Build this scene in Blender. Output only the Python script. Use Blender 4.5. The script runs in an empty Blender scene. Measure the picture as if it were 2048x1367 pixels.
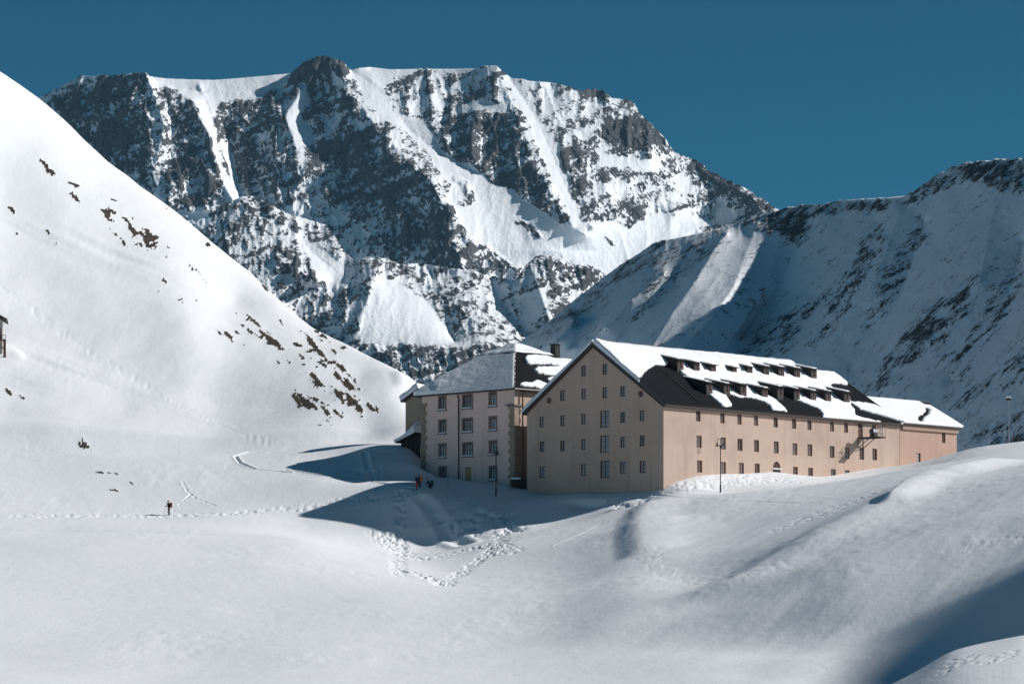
import bpy, bmesh, math, random
import numpy as np
from mathutils import Vector

R = math.radians
random.seed(7)
C = bpy.context.scene.collection
SC = bpy.context.scene

# ------------------------------------------------------------------ camera
F, CX, YH = 7200.0, 1024.0, 1325.0          # focal length and horizon of the 2048 px wide photograph
cam_d = bpy.data.cameras.new('camera')
cam_d.sensor_width = 36.0
cam_d.lens = F / 2048 * 36.0
cam_d.shift_y = (YH - 1367 / 2) / 2048
cam_d.clip_start = 1.0
cam_d.clip_end = 40000
cam = bpy.data.objects.new('camera', cam_d)
C.objects.link(cam)
cam.rotation_euler = (R(90), 0, 0)
SC.camera = cam

# ------------------------------------------------------------------ light
SUN_EL, SUN_AZ = 31.0, 6.0                   # sun stands right of the view, slightly beyond the picture plane
sdir = Vector((math.cos(R(SUN_EL)) * math.cos(R(SUN_AZ)), math.cos(R(SUN_EL)) * math.sin(R(SUN_AZ)), math.sin(R(SUN_EL))))
wd = bpy.data.worlds.new('World')
SC.world = wd
wd.use_nodes = True
nt = wd.node_tree
bg = nt.nodes['Background']
sky = nt.nodes.new('ShaderNodeTexSky')
sky.sky_type = 'NISHITA'
sky.sun_disc = False
sky.sun_elevation = R(SUN_EL)
sky.sun_rotation = R(90 - SUN_AZ)
sky.altitude = 8000
sky.air_density = 1.0
sky.dust_density = 0.2
sky.ozone_density = 2.0
mul = nt.nodes.new('ShaderNodeMix')
mul.data_type = 'RGBA'
mul.blend_type = 'MULTIPLY'
mul.inputs[0].default_value = 1.0
mul.inputs[7].default_value = (0.12, 0.78, 0.78, 1)
nt.links.new(sky.outputs[0], mul.inputs[6])
nt.links.new(mul.outputs[2], bg.inputs[0])
bg.inputs[1].default_value = 0.056
sl = bpy.data.lights.new('sun', 'SUN')
sl.energy = 4.3
sl.angle = R(0.53)
sl.color = (1.0, 0.972, 0.942)
so = bpy.data.objects.new('sun', sl)
C.objects.link(so)
so.rotation_euler = sdir.to_track_quat('Z', 'Y').to_euler()
SC.view_settings.view_transform = 'Standard'
SC.view_settings.look = 'None'
SC.view_settings.exposure = 0.16
SC.view_settings.gamma = 1.0
SC.view_settings.use_curve_mapping = False
SC.cycles.max_bounces = 9
SC.cycles.diffuse_bounces = 7
SC.cycles.use_denoising = True
SC.cycles.volume_bounces = 0

# ------------------------------------------------------------------ helpers
def P(u, v, D):
    return Vector(((u - CX) * D / F, D, (YH - v) * D / F))

def hsh(ix, iy, seed):
    h = (ix.astype(np.int64) * 374761393 + iy.astype(np.int64) * 668265263 + seed * 1442695041) & 0xFFFFFFFF
    h = ((h ^ (h >> 13)) * 1274126177) & 0xFFFFFFFF
    h = ((h ^ (h >> 16)) * 2246822519) & 0xFFFFFFFF
    return ((h ^ (h >> 15)) & 0xFFFF) / 65535.0 * 2 - 1

def vnoise(x, y, seed=0):
    ix = np.floor(x); iy = np.floor(y)
    fx = x - ix; fy = y - iy
    sx = fx * fx * fx * (fx * (fx * 6 - 15) + 10); sy = fy * fy * fy * (fy * (fy * 6 - 15) + 10)
    a = hsh(ix, iy, seed); b = hsh(ix + 1, iy, seed); c = hsh(ix, iy + 1, seed); d = hsh(ix + 1, iy + 1, seed)
    return (a + (b - a) * sx) * (1 - sy) + (c + (d - c) * sx) * sy

def fbm(x, y, octv=5, seed=0, gain=0.5, ridged=False):
    s = np.zeros(np.broadcast(x, y).shape); amp = 1.0; tot = 0
    ca, sa = math.cos(0.6), math.sin(0.6)
    for k in range(octv):
        n = vnoise(x, y, seed + k * 17)
        if ridged:
            n = 1 - 2 * np.abs(n)
        s += amp * n; tot += amp
        amp *= gain
        x, y = (x * ca - y * sa) * 2.03 + 5.1, (x * sa + y * ca) * 2.03 - 3.7
    return s / tot

def smooth(e0, e1, x):
    t = np.clip((x - e0) / (e1 - e0), 0, 1)
    return t * t * (3 - 2 * t)

def grid_mesh(name, X, Y, Z, mat, attrs=None, flip=False):
    n, m = X.shape
    co = np.stack([X, Y, Z], -1).reshape(-1, 3).astype(np.float32)
    idx = np.arange(n * m).reshape(n, m)
    q = np.stack([idx[:-1, :-1], idx[:-1, 1:], idx[1:, 1:], idx[1:, :-1]], -1).reshape(-1, 4)
    if flip:
        q = q[:, ::-1]
    me = bpy.data.meshes.new(name)
    me.vertices.add(len(co)); me.vertices.foreach_set('co', co.ravel())
    me.loops.add(q.size); me.loops.foreach_set('vertex_index', q.ravel().astype(np.int32))
    me.polygons.add(len(q)); me.polygons.foreach_set('loop_start', np.arange(0, q.size, 4, dtype=np.int32))
    me.update(calc_edges=True)
    me.polygons.foreach_set('use_smooth', np.ones(len(q), dtype=bool))
    for k, a in (attrs or {}).items():
        at = me.attributes.new(k, 'FLOAT', 'POINT')
        at.data.foreach_set('value', a.reshape(-1).astype(np.float32))
    me.materials.append(mat)
    o = bpy.data.objects.new(name, me)
    C.objects.link(o)
    return o

def nodes(name):
    m = bpy.data.materials.new(name)
    m.use_nodes = True
    t = m.node_tree
    return m, t, t.nodes['Principled BSDF']

def mk(t, kind, **kw):
    n = t.nodes.new(kind)
    for k, v in kw.items():
        if k.startswith('i_'):
            key = k[2:]
            n.inputs[int(key) if key.isdigit() else key].default_value = v
        else:
            setattr(n, k, v)
    return n

def ramp(t, src, stops):
    r = t.nodes.new('ShaderNodeValToRGB')
    el = r.color_ramp.elements
    while len(el) < len(stops):
        el.new(0.5)
    for e, (p, c) in zip(el, stops):
        e.position = p
        e.color = c if len(c) == 4 else (*c, 1)
    t.links.new(src, r.inputs[0])
    return r.outputs[0]

def math_n(t, op, a, b=None, c=None, clamp=False):
    n = t.nodes.new('ShaderNodeMath'); n.operation = op; n.use_clamp = clamp
    for k, x in enumerate((a, b, c)):
        if x is None: continue
        if isinstance(x, (int, float)): n.inputs[k].default_value = x
        else: t.links.new(x, n.inputs[k])
    return n.outputs[0]

def mixc(t, fac, a, b, blend='MIX'):
    n = t.nodes.new('ShaderNodeMix'); n.data_type = 'RGBA'; n.blend_type = blend
    for k, x in ((0, fac), (6, a), (7, b)):
        if isinstance(x, (int, float)): n.inputs[k].default_value = x
        elif isinstance(x, tuple): n.inputs[k].default_value = x if len(x) == 4 else (*x, 1)
        else: t.links.new(x, n.inputs[k])
    return n.outputs[2]

def noise_n(t, scale, detail=4, rough=0.5, vec=None, dist=0.0):
    n = mk(t, 'ShaderNodeTexNoise', i_Scale=scale, i_Detail=detail, i_Roughness=rough, i_Distortion=dist)
    if vec is not None: t.links.new(vec, n.inputs['Vector'])
    return n.outputs['Fac']

def mapped(t, scale=(1, 1, 1), rot=(0, 0, 0)):
    tc = t.nodes.new('ShaderNodeTexCoord')
    mp = mk(t, 'ShaderNodeMapping', i_Scale=scale, i_Rotation=rot)
    t.links.new(tc.outputs['Object'], mp.inputs['Vector'])
    return mp.outputs[0]

def bump_n(t, bsdf, height, strength, dist):
    b = mk(t, 'ShaderNodeBump', i_Strength=strength, i_Distance=dist)
    t.links.new(height, b.inputs['Height'])
    t.links.new(b.outputs[0], bsdf.inputs['Normal'])

SNOW = (0.885, 0.91, 0.945)

def mountain_material(name, s, rock_a, rock_b, snow=SNOW, rot=(0, 0, 0), stretch=(1, 1, 1), dist=8.0, amp=0.9):
    """snow lying over rock: the attribute 'rock' is how much of the ground is bare"""
    m, t, b = nodes(name)
    vec = mapped(t, stretch, rot)
    at = mk(t, 'ShaderNodeAttribute', attribute_name='rock')
    n1 = noise_n(t, s, 7, 0.62, vec, 0.4)
    n2 = noise_n(t, s * 5.3, 6, 0.6, vec)
    n = math_n(t, 'ADD', math_n(t, 'MULTIPLY', n1, 0.5), math_n(t, 'MULTIPLY', n2, 0.5))
    # noise spans about 0.3..0.7
    k = math_n(t, 'MULTIPLY', math_n(t, 'SUBTRACT', n, 0.5), 1 / 0.42)
    k = math_n(t, 'ADD', math_n(t, 'MULTIPLY', k, amp), at.outputs['Fac'])
    mask = ramp(t, k, [(0.44, (0, 0, 0)), (0.56, (1, 1, 1))])
    n3 = noise_n(t, s * 2.1, 5, 0.65, vec)
    rockc = ramp(t, n3, [(0.32, rock_a), (0.68, rock_b)])
    t.links.new(mixc(t, mask, snow, rockc), b.inputs['Base Color'])
    b.inputs['Roughness'].default_value = 0.85
    b.inputs['Specular IOR Level'].default_value = 0.15
    h = math_n(t, 'ADD', n2, math_n(t, 'MULTIPLY', n1, 1.5))
    hm = math_n(t, 'MULTIPLY', h, math_n(t, 'ADD', math_n(t, 'MULTIPLY', mask, 0.85), 0.15))
    bump_n(t, b, hm, 0.9, dist)
    return m

# ------------------------------------------------------------------ far terrain: depth drawn through ridge and gully lines
def poly_sample(pl, step=2.0):
    out = []
    for p, q in zip(pl[:-1], pl[1:]):
        L = max(1, int(math.hypot(q[0] - p[0], q[1] - p[1]) / step))
        for k in range(L):
            s = k / L
            out.append([a + (b - a) * s for a, b in zip(p, q)])
    out.append(list(pl[-1]))
    return np.array(out)

def membrane(u0, u1, v0, v1, step, lines, iters=(600, 600, 500)):
    """values spread smoothly between lines of known value (creases stay at the lines)"""
    val = None
    levels = [8, 4, 2, 1]
    for li, lv in enumerate(levels):
        st = step * lv
        nu = int((u1 - u0) / st) + 1; nv = int((v1 - v0) / st) + 1
        acc = np.zeros((nv, nu)); cnt = np.zeros((nv, nu))
        for pl in lines:
            s = poly_sample(pl, st * 0.5)
            i = np.round((s[:, 1] - v0) / st).astype(int); j = np.round((s[:, 0] - u0) / st).astype(int)
            ok = (i >= 0) & (i < nv) & (j >= 0) & (j < nu)
            np.add.at(acc, (i[ok], j[ok]), s[ok, 2]); np.add.at(cnt, (i[ok], j[ok]), 1)
        fx = cnt > 0
        fv = np.where(fx, acc / np.maximum(cnt, 1), 0)
        if val is None:
            val = np.full((nv, nu), fv[fx].mean())
        else:
            yi = np.clip(np.arange(nv) / 2, 0, val.shape[0] - 1.001); xi = np.clip(np.arange(nu) / 2, 0, val.shape[1] - 1.001)
            a = yi.astype(int); b = xi.astype(int); fy = (yi - a)[:, None]; fxx = (xi - b)[None]
            val = (val[a][:, b] * (1 - fxx) + val[a][:, b + 1] * fxx) * (1 - fy) + (val[a + 1][:, b] * (1 - fxx) + val[a + 1][:, b + 1] * fxx) * fy
        val[fx] = fv[fx]
        for _ in range([800, 400, 200, 80][li]):
            p = np.pad(val, 1, mode='edge')
            val = 0.25 * (p[:-2, 1:-1] + p[2:, 1:-1] + p[1:-1, :-2] + p[1:-1, 2:])
            val[fx] = fv[fx]
    return val

def sample(val, u0, v0, step, U, V):
    y = np.clip((V - v0) / step, 0, val.shape[0] - 1.001); x = np.clip((U - u0) / step, 0, val.shape[1] - 1.001)
    a = y.astype(int); b = x.astype(int); fy = y - a; fx = x - b
    return (val[a, b] * (1 - fx) + val[a, b + 1] * fx) * (1 - fy) + (val[a + 1, b] * (1 - fx) + val[a + 1, b + 1] * fx) * fy

def in_poly(U, V, poly):
    ins = np.zeros(U.shape, bool)
    n = len(poly)
    for k in range(n):
        x0, y0 = poly[k]; x1, y1 = poly[(k + 1) % n]
        if y0 == y1: continue
        c = ((y0 > V) != (y1 > V)) & (U < (x1 - x0) * (V - y0) / (y1 - y0) + x0)
        ins ^= c
    return ins

def blur(a, n, r=1):
    for _ in range(n):
        p = np.pad(a, 1, mode='edge')
        a = 0.25 * (2 * a + 0.5 * (p[:-2, 1:-1] + p[2:, 1:-1] + p[1:-1, :-2] + p[1:-1, 2:]))
    return a

def pl_interp(pl, U):
    pl = np.array(pl, float)
    return np.interp(U, pl[:, 0], pl[:, 1])

def far_terrain(name, mat, sky_line, bottom, base, lines, dens, u0, u1, du, rows, seed, jag=2.2, amp=16.0, dflt=0.4, nscale=38.0, aniso=(1, 1), dens_noise=0.0, back=400, relief=0.72, off=0.0):
    """a mountain face; dens = [(polygon, bare-rock share)]"""
    us = np.arange(u0, u1 + du, du)
    vt = pl_interp(sky_line, us); vb = pl_interp(bottom, us)
    tau = np.linspace(0, 1, rows)
    V = vt[None] + tau[:, None] * (vb - vt)[None]
    U = np.repeat(us[None], rows, 0)
    v0 = vt.min() - 10; v1 = vb.max() + 10
    st = 3.0
    val = membrane(u0, u1, v0, v1, st, lines)
    rk = np.full(val.shape, dflt)
    gu = u0 + np.arange(val.shape[1]) * st; gv = v0 + np.arange(val.shape[0]) * st
    GU, GV = np.meshgrid(gu, gv)
    wu = GU + 9 * fbm(GU / 30, GV / 30, 3, seed + 50); wv = GV + 9 * fbm(GU / 30 + 40, GV / 30, 3, seed + 51)
    for poly, d in dens:
        rk[in_poly(wu, wv, poly)] = d
    rk = rk - off * smooth(0.3, 0.55, rk)
    rk = blur(rk, 5)
    delta = sample(val, u0, v0, st, U, V)
    rock = sample(rk, u0, v0, st, U, V)
    if dens_noise:
        rock = rock + dens_noise * fbm(U / 60, V / 60, 4, seed + 9)
    D = base(U, V) + delta
    rough = 0.15 + 0.85 * smooth(0.15, 0.6, rock)
    xa = (U * aniso[0] + V * aniso[1]) / nscale if aniso != (1, 1) else U / nscale
    ya = (V * aniso[0] - U * aniso[1]) / nscale / 2.0 if aniso != (1, 1) else V / nscale / 2.1
    n = fbm(xa, ya, 5, seed, 0.5, ridged=True)
    nf_ = fbm(xa * 3.7 + 11, ya * 4.4, 4, seed + 21, 0.6, ridged=True)
    edge = (0.35 + 0.65 * smooth(0, 0.04, tau))[:, None]
    D = D - amp * rough * n * edge - 0.17 * amp * rough * nf_ * edge
    D = D + 4 * fbm(U / 90, V / 90, 3, seed + 3)
    # snow settles on ledges and in gullies, ribs and walls stay bare
    Xg = (U - CX) * D / F; Zg = (YH - V) * D / F
    dXu, dXv = np.gradient(Xg, axis=1), np.gradient(Xg, axis=0)
    dYu, dYv = np.gradient(D, axis=1), np.gradient(D, axis=0)
    dZu, dZv = np.gradient(Zg, axis=1), np.gradient(Zg, axis=0)
    nx_ = dYu * dZv - dZu * dYv; ny_ = dZu * dXv - dXu * dZv; nz_ = dXu * dYv - dYu * dXv
    up = np.abs(nz_) / np.sqrt(nx_ ** 2 + ny_ ** 2 + nz_ ** 2 + 1e-9)
    rel = n - blur(n, 60)
    act = smooth(0.03, 0.35, rock)
    strata = fbm((V + 0.42 * U) / (nscale * 0.30), (U - 0.42 * V) / (nscale * 2.4), 3, seed + 33, 0.55)
    rock = rock + act * (relief * 0.85 * rel + relief * 0.30 * nf_ + relief * 0.42 * strata + relief * 0.9 * (blur(up, 40) - up))
    # ragged crest
    top_rock = smooth(0.2, 0.6, rock[2])
    j = jag * top_rock * (fbm(us / 7, us * 0, 4, seed + 4) - 0.1) + 0.4 * fbm(us / 9, us * 0, 2, seed + 5)
    V = V + j[None] * np.exp(-tau * rows / 10)[:, None]
    Z = (YH - V) * D / F; X = (U - CX) * D / F
    # the far side of the crest
    bx, by, bz = [], [], []
    for k, s in enumerate((1.0, 0.35, 0.06)):
        dd = back * s
        by.append(D[0] + dd); bx.append((us - CX) * (D[0] + dd) / F); bz.append(Z[0] - dd * (0.25 + 0.55 * s))
    X = np.vstack([np.array(bx), X]); Y = np.vstack([np.array(by), D]); Z = np.vstack([np.array(bz), Z])
    # the foot of the mountain runs out to the valley floor
    fx_, fy_, fz_ = [], [], []
    for s in np.linspace(0.08, 1, 9):
        zz = Z[-1] + (-9 - Z[-1]) * s
        yy = D[-1] - (Z[-1] - zz) * 1.15
        fx_.append(X[-1] * (1 - s) + (us - CX) * yy / F * s); fy_.append(yy); fz_.append(zz)
    X = np.vstack([X, np.array(fx_)]); Y = np.vstack([Y, np.array(fy_)]); Z = np.vstack([Z, np.array(fz_)])
    rock = np.vstack([np.repeat(rock[:1], 3, 0), rock, np.repeat(rock[-1:], 9, 0)])
    o = grid_mesh(name, X, Y, Z, mat, {'rock': rock}, flip=True)
    o['kind'] = 'structure'
    return o

M_massif = mountain_material('massif_rock_snow', 1 / 38.0, (0.045, 0.049, 0.056), (0.145, 0.145, 0.15), stretch=(1.3, 1, 0.75), dist=9.0, amp=1.05)
M_foot = mountain_material('foothill_rock_snow', 1 / 30.0, (0.045, 0.049, 0.056), (0.145, 0.145, 0.15), dist=8.0, amp=1.05)
M_shade = mountain_material('shaded_slope_rock_snow', 1 / 7.0, (0.045, 0.046, 0.05), (0.13, 0.122, 0.12), rot=(0, R(38), 0), stretch=(0.9, 1, 1.0), dist=1.6, amp=1.35)

# --- the great massif
massif_sky = [(-60, 260), (20, 225), (80, 195), (110, 180), (140, 163), (160, 152), (200, 152), (230, 150), (255, 147), (290, 144), (298, 152), (330, 157), (380, 159), (430, 160), (480, 156), (530, 152), (580, 147), (590, 138), (602, 128), (620, 119), (640, 112), (655, 112), (668, 118), (680, 119), (690, 130), (702, 141), (715, 136), (740, 134), (780, 139), (830, 138), (900, 138), (950, 137), (965, 133), (990, 131), (1000, 136), (1012, 148), (1024, 157), (1040, 157), (1060, 162), (1100, 165), (1130, 172), (1160, 181), (1180, 178), (1205, 180), (1222, 196), (1250, 199), (1268, 206), (1280, 226), (1292, 240), (1312, 258), (1330, 276), (1345, 300), (1362, 310), (1382, 316), (1400, 325), (1420, 343), (1450, 357), (1470, 368), (1500, 380), (1512, 392), (1530, 402), (1552, 416), (1600, 440), (1760, 520)]
massif_bot = [(-60, 620), (420, 700), (1240, 700), (1760, 620)]
massif_lines = [
    [(-60, 260, 150), (80, 195, 100), (80, 420, 90)],
    [(80, 195, 100), (160, 152, 60), (230, 150, 10), (291, 145, -45)],
    [(291, 146, -45), (307, 181, -55), (329, 249, -75), (318, 300, -85), (304, 346, -90), (330, 420, -110)],
    [(310, 165, 10), (335, 200, -18), (346, 250, -42), (340, 330, -62)],
    [(345, 182, -5), (388, 202, -45), (404, 240, -70), (419, 277, -85), (429, 315, -95), (444, 365, -105), (466, 400, -120)],
    [(398, 170, 20), (415, 210, -10), (430, 250, -40), (440, 309, -62), (463, 385, -95)],
    [(300, 156, 30), (380, 160, 50), (480, 156, 70), (580, 148, 75)],
    [(340, 175, 15), (430, 185, 25), (520, 190, 40), (570, 175, 42)],
    [(452, 250, 20), (462, 300, 5), (475, 370, -30), (490, 400, -50)],
    [(655, 112, -20), (604, 184, -30), (569, 231, -62), (585, 277, -85), (600, 315, -100), (605, 340, -108), (585, 420, -130)],
    [(650, 150, -20), (632, 184, -8), (612, 240, -28), (632, 277, -60), (640, 330, -90)],
    [(660, 116, -30), (666, 131, -45), (700, 181, -85), (725, 215, -110), (756, 265, -152), (791, 293, -178), (828, 337, -212), (866, 359, -238), (872, 387, -248), (903, 428, -265), (909, 465, -272), (912, 500, -278), (930, 545, -288)],
    [(690, 300, -70), (700, 400, -120), (720, 500, -170)],
    [(702, 141, -20), (740, 160, -45), (780, 200, -72), (820, 260, -102), (870, 300, -124), (930, 330, -146), (1000, 372, -170), (1060, 402, -188), (1115, 440, -200), (1170, 470, -184)],
    [(740, 134, 0), (830, 138, 0), (900, 138, -5), (950, 137, -25)],
    [(860, 170, -52), (880, 230, -85)],
    [(900, 180, -40), (885, 250, -72)],
    [(990, 132, -60), (1010, 180, -95), (1030, 220, -125), (1060, 290, -164), (1080, 340, -184), (1110, 390, -200), (1145, 455, -208)],
    [(1015, 150, -55), (1050, 200, -80), (1080, 250, -110), (1110, 320, -145), (1150, 410, -180), (1185, 455, -185)],
    [(950, 230, -120), (945, 300, -142), (960, 335, -152)],
    [(990, 235, -108), (1000, 300, -135), (1010, 370, -168)],
    [(1100, 166, -40), (1130, 230, -80), (1170, 330, -130)],
    [(1190, 180, -15), (1205, 240, -55), (1190, 330, -110), (1230, 420, -140)],
    [(1268, 206, 10), (1285, 250, -25), (1300, 310, -60)],
    [(1345, 300, 40), (1350, 360, 0), (1350, 430, -40)],
    [(1382, 316, 60), (1430, 400, 50), (1420, 440, 40)],
    [(1430, 350, 40), (1480, 400, 10), (1530, 430, -20)],
    [(1552, 416, -20), (1760, 520, -60)],
    [(940, 550, -215), (1000, 500, -205), (1100, 500, -178), (1200, 500, -110), (1330, 460, -40), (1430, 440, 30)],
    [(1000, 620, -150), (1200, 600, -90), (1300, 560, -40)],
    [(-60, 620, 0), (420, 700, -60), (700, 700, -150), (1000, 700, -150)],
]
def massif_base(U, V):
    return 7150 - (V - 120) * 0.92 + 0.0 * U
S, Rk = 0.0, 0.85
massif_dens = [
    ([(60, 180), (300, 130), (330, 250), (330, 420), (480, 420), (560, 450), (930, 560), (930, 430), (870, 350), (700, 170), (650, 100), (590, 130), (560, 190), (440, 190), (400, 170), (320, 170)], 0.66),
    ([(100, 190), (290, 150), (305, 250), (300, 380), (200, 330)], 0.76),
    ([(345, 200), (385, 205), (420, 290), (440, 380), (380, 380), (350, 300)], 0.72),
    ([(700, 270), (760, 275), (860, 365), (905, 440), (900, 540), (760, 430), (680, 380)], 0.76),
    ([(445, 260), (560, 240), (590, 300), (600, 370), (500, 400), (470, 330)], 0.70),
    # saddle and its couloir
    ([(296, 150), (590, 142), (575, 170), (520, 192), (440, 200), (428, 235), (432, 300), (445, 340), (475, 395), (462, 400), (440, 350), (425, 300), (408, 240), (385, 195), (330, 172), (305, 180)], S),
    ([(440, 280), (460, 290), (478, 380), (488, 395), (466, 395)], 0.05),
    ([(600, 180), (618, 175), (608, 215), (606, 245), (622, 260), (600, 280), (607, 320), (604, 335), (596, 310), (582, 275), (570, 232)], 0.08),
    ([(668, 132), (680, 150), (715, 195), (700, 190), (672, 150)], 0.1),
    ([(708, 235), (728, 240), (733, 260), (722, 270), (712, 255)], 0.05),
    # upper snow dome and the glacier
    ([(700, 140), (760, 128), (960, 130), (960, 142), (880, 142), (790, 155), (760, 175), (720, 165)], S),
    ([(715, 165), (765, 170), (790, 230), (850, 245), (880, 300), (905, 300), (945, 335), (1000, 370), (1050, 400), (1110, 445), (1180, 450), (1240, 440), (1330, 430), (1400, 410), (1440, 440), (1320, 490), (1210, 560), (1080, 545), (990, 520), (935, 470), (905, 410), (870, 355), (800, 280), (760, 240), (735, 200)], 0.03),
    ([(700, 170), (735, 200), (790, 255), (840, 290), (905, 365), (950, 400), (940, 420), (890, 390), (860, 350), (800, 300), (750, 250), (720, 210)], 0.34),
    ([(800, 250), (830, 270), (860, 320), (870, 335), (840, 325), (815, 300)], 0.5),
    ([(905, 348), (930, 360), (958, 400), (930, 390)], 0.62),
    ([(1030, 440), (1060, 450), (1092, 480), (1060, 470)], 0.85),
    ([(1200, 470), (1225, 480), (1235, 498), (1215, 490)], 0.5),
    # upper face
    ([(780, 145), (960, 140), (940, 200), (890, 290), (850, 240), (790, 200)], 0.48),
    ([(940, 140), (1000, 135), (1030, 200), (1010, 240), (930, 215), (920, 180)], 0.55),
    ([(900, 230), (945, 225), (1010, 225), (1050, 280), (1080, 350), (1140, 450), (1085, 415), (1040, 380), (1000, 365), (940, 335), (890, 300), (875, 280)], 0.72),
    ([(925, 205), (1010, 205), (1010, 218), (925, 222)], 0.15),
    ([(1015, 150), (1040, 170), (1075, 225), (1110, 300), (1150, 400), (1165, 455), (1140, 440), (1100, 350), (1065, 260), (1030, 190)], 0.04),
    ([(1040, 160), (1200, 180), (1270, 210), (1340, 300), (1390, 400), (1330, 430), (1230, 440), (1170, 450), (1140, 360), (1100, 270), (1070, 210)], 0.44),
    ([(1120, 290), (1160, 290), (1180, 370), (1200, 440), (1160, 440), (1140, 370)], 0.66),
    ([(1200, 235), (1280, 225), (1330, 290), (1330, 308), (1250, 300), (1205, 280)], 0.84),
    ([(1200, 312), (1320, 318), (1330, 335), (1230, 335), (1195, 325)], 0.08),
    ([(1170, 175), (1210, 178), (1218, 196), (1180, 196)], 0.85),
    ([(1222, 196), (1268, 204), (1285, 240), (1260, 235), (1225, 215)], 0.4),
    ([(1250, 380), (1300, 360), (1290, 440), (1260, 455), (1220, 440)], 0.62),
    ([(1345, 302), (1400, 320), (1460, 360), (1540, 412), (1520, 430), (1430, 440), (1385, 440), (1380, 370)], 0.6),
    ([(1375, 315), (1420, 340), (1510, 388), (1550, 415), (1535, 425), (1440, 380), (1385, 345)], 0.85),
    ([(1420, 420), (1450, 400), (1475, 440), (1440, 450)], 0.1),
    ([(585, 125), (640, 108), (690, 122), (705, 145), (680, 150), (660, 130), (620, 160), (590, 172), (575, 165)], 0.92),
    ([(560, 400), (650, 400), (750, 470), (720, 500), (600, 450)], 0.5),
    ([(935, 470), (990, 500), (1030, 525), (1020, 545), (940, 560), (905, 520)], 0.7),
]
far_terrain('mountain_massif', M_massif, massif_sky, massif_bot, massif_base, massif_lines, massif_dens, -60, 1760, 2.2, 330, 11, jag=4.5, amp=26.0, dflt=0.5, nscale=44.0, off=0.15)

# --- rocky foothills before the massif
foot_sky = [(330, 560), (400, 500), (430, 470), (447, 440), (458, 420), (470, 402), (482, 393), (500, 391), (520, 397), (545, 412), (580, 428), (610, 437), (650, 450), (668, 470), (690, 505), (710, 522), (724, 516), (745, 514), (770, 516), (800, 528), (840, 526), (880, 534), (940, 540), (980, 552), (1030, 560), (1060, 520), (1080, 510), (1110, 512), (1150, 520), (1190, 535), (1207, 545), (1250, 590), (1330, 640)]
foot_bot = [(330, 840), (1330, 840)]
foot_lines = [
    [(330, 560, 60), (430, 470, 20), (482, 393, 0), (545, 412, 10), (650, 450, 40)],
    [(450, 470, -20), (470, 560, -50), (540, 620, -80)],
    [(545, 480, -20), (560, 520, -60), (640, 566, -90)],
    [(590, 445, 10), (620, 500, 0), (690, 555, -20)],
    [(690, 505, 10), (690, 560, -20), (610, 580, -30), (590, 620, -40), (640, 665, -60)],
    [(724, 516, -20), (752, 540, -60), (742, 575, -85), (722, 640, -120), (716, 685, -135)],
    [(770, 516, 0), (820, 560, -20), (870, 620, -40), (910, 680, -70)],
    [(840, 526, 30), (890, 580, -30), (940, 640, -70), (1010, 690, -110)],
    [(980, 552, 20), (1000, 600, 0), (1060, 680, -40)],
    [(1060, 520, -20), (1075, 570, -60), (1100, 640, -80)],
    [(1207, 545, 60), (1200, 640, 20)],
    [(716, 688, -140), (800, 686, -140), (900, 690, -145), (1000, 692, -150)],
    [(740, 760, -150), (860, 760, -190), (960, 760, -220)],
    [(330, 840, -60), (700, 840, -160), (1330, 840, -160)],
]
foot_dens = [
    ([(440, 400), (540, 400), (600, 440), (640, 540), (520, 480), (500, 430), (470, 440)], 0.42),
    ([(470, 392), (520, 392), (580, 430), (600, 470), (540, 430), (480, 415)], 0.66),
    ([(545, 492), (590, 495), (640, 560), (600, 560), (550, 545)], 0.7),
    ([(455, 420), (480, 430), (470, 520), (520, 600), (470, 560)], 0.5),
    ([(600, 470), (640, 500), (700, 540), (690, 572), (650, 565), (610, 500)], 0.05),
    ([(540, 555), (690, 565), (740, 540), (745, 580), (720, 640), (712, 685), (640, 660), (590, 620)], 0.55),
    ([(755, 560), (790, 560), (850, 600), (900, 660), (905, 688), (722, 685), (728, 630), (745, 590)], 0.02),
    ([(720, 510), (800, 530), (860, 545), (830, 560), (770, 545)], 0.6),
    ([(820, 540), (1000, 555), (1060, 600), (1100, 640), (1000, 690), (920, 680), (880, 600)], 0.52),
    ([(940, 560), (1000, 565), (1040, 640), (990, 640)], 0.25),
    ([(1070, 520), (1190, 530), (1200, 560), (1090, 600)], 0.7),
    ([(1040, 590), (1100, 560), (1080, 650), (1050, 670)], 0.15),
    ([(690, 700), (740, 688), (1000, 690), (1040, 720), (1000, 840), (690, 840)], 0.62),
    ([(960, 720), (985, 700), (990, 740), (970, 770)], 0.1),
    ([(840, 760), (930, 770), (930, 840), (800, 840)], 0.3),
]
far_terrain('foothill_ridge', M_foot, foot_sky, foot_bot, lambda U, V: 5600 - (V - 400) * 0.95, foot_lines, foot_dens, 330, 1330, 2.0, 220, 31, jag=4.0, amp=22.0, dflt=0.36, nscale=32.0, off=0.16)

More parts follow.
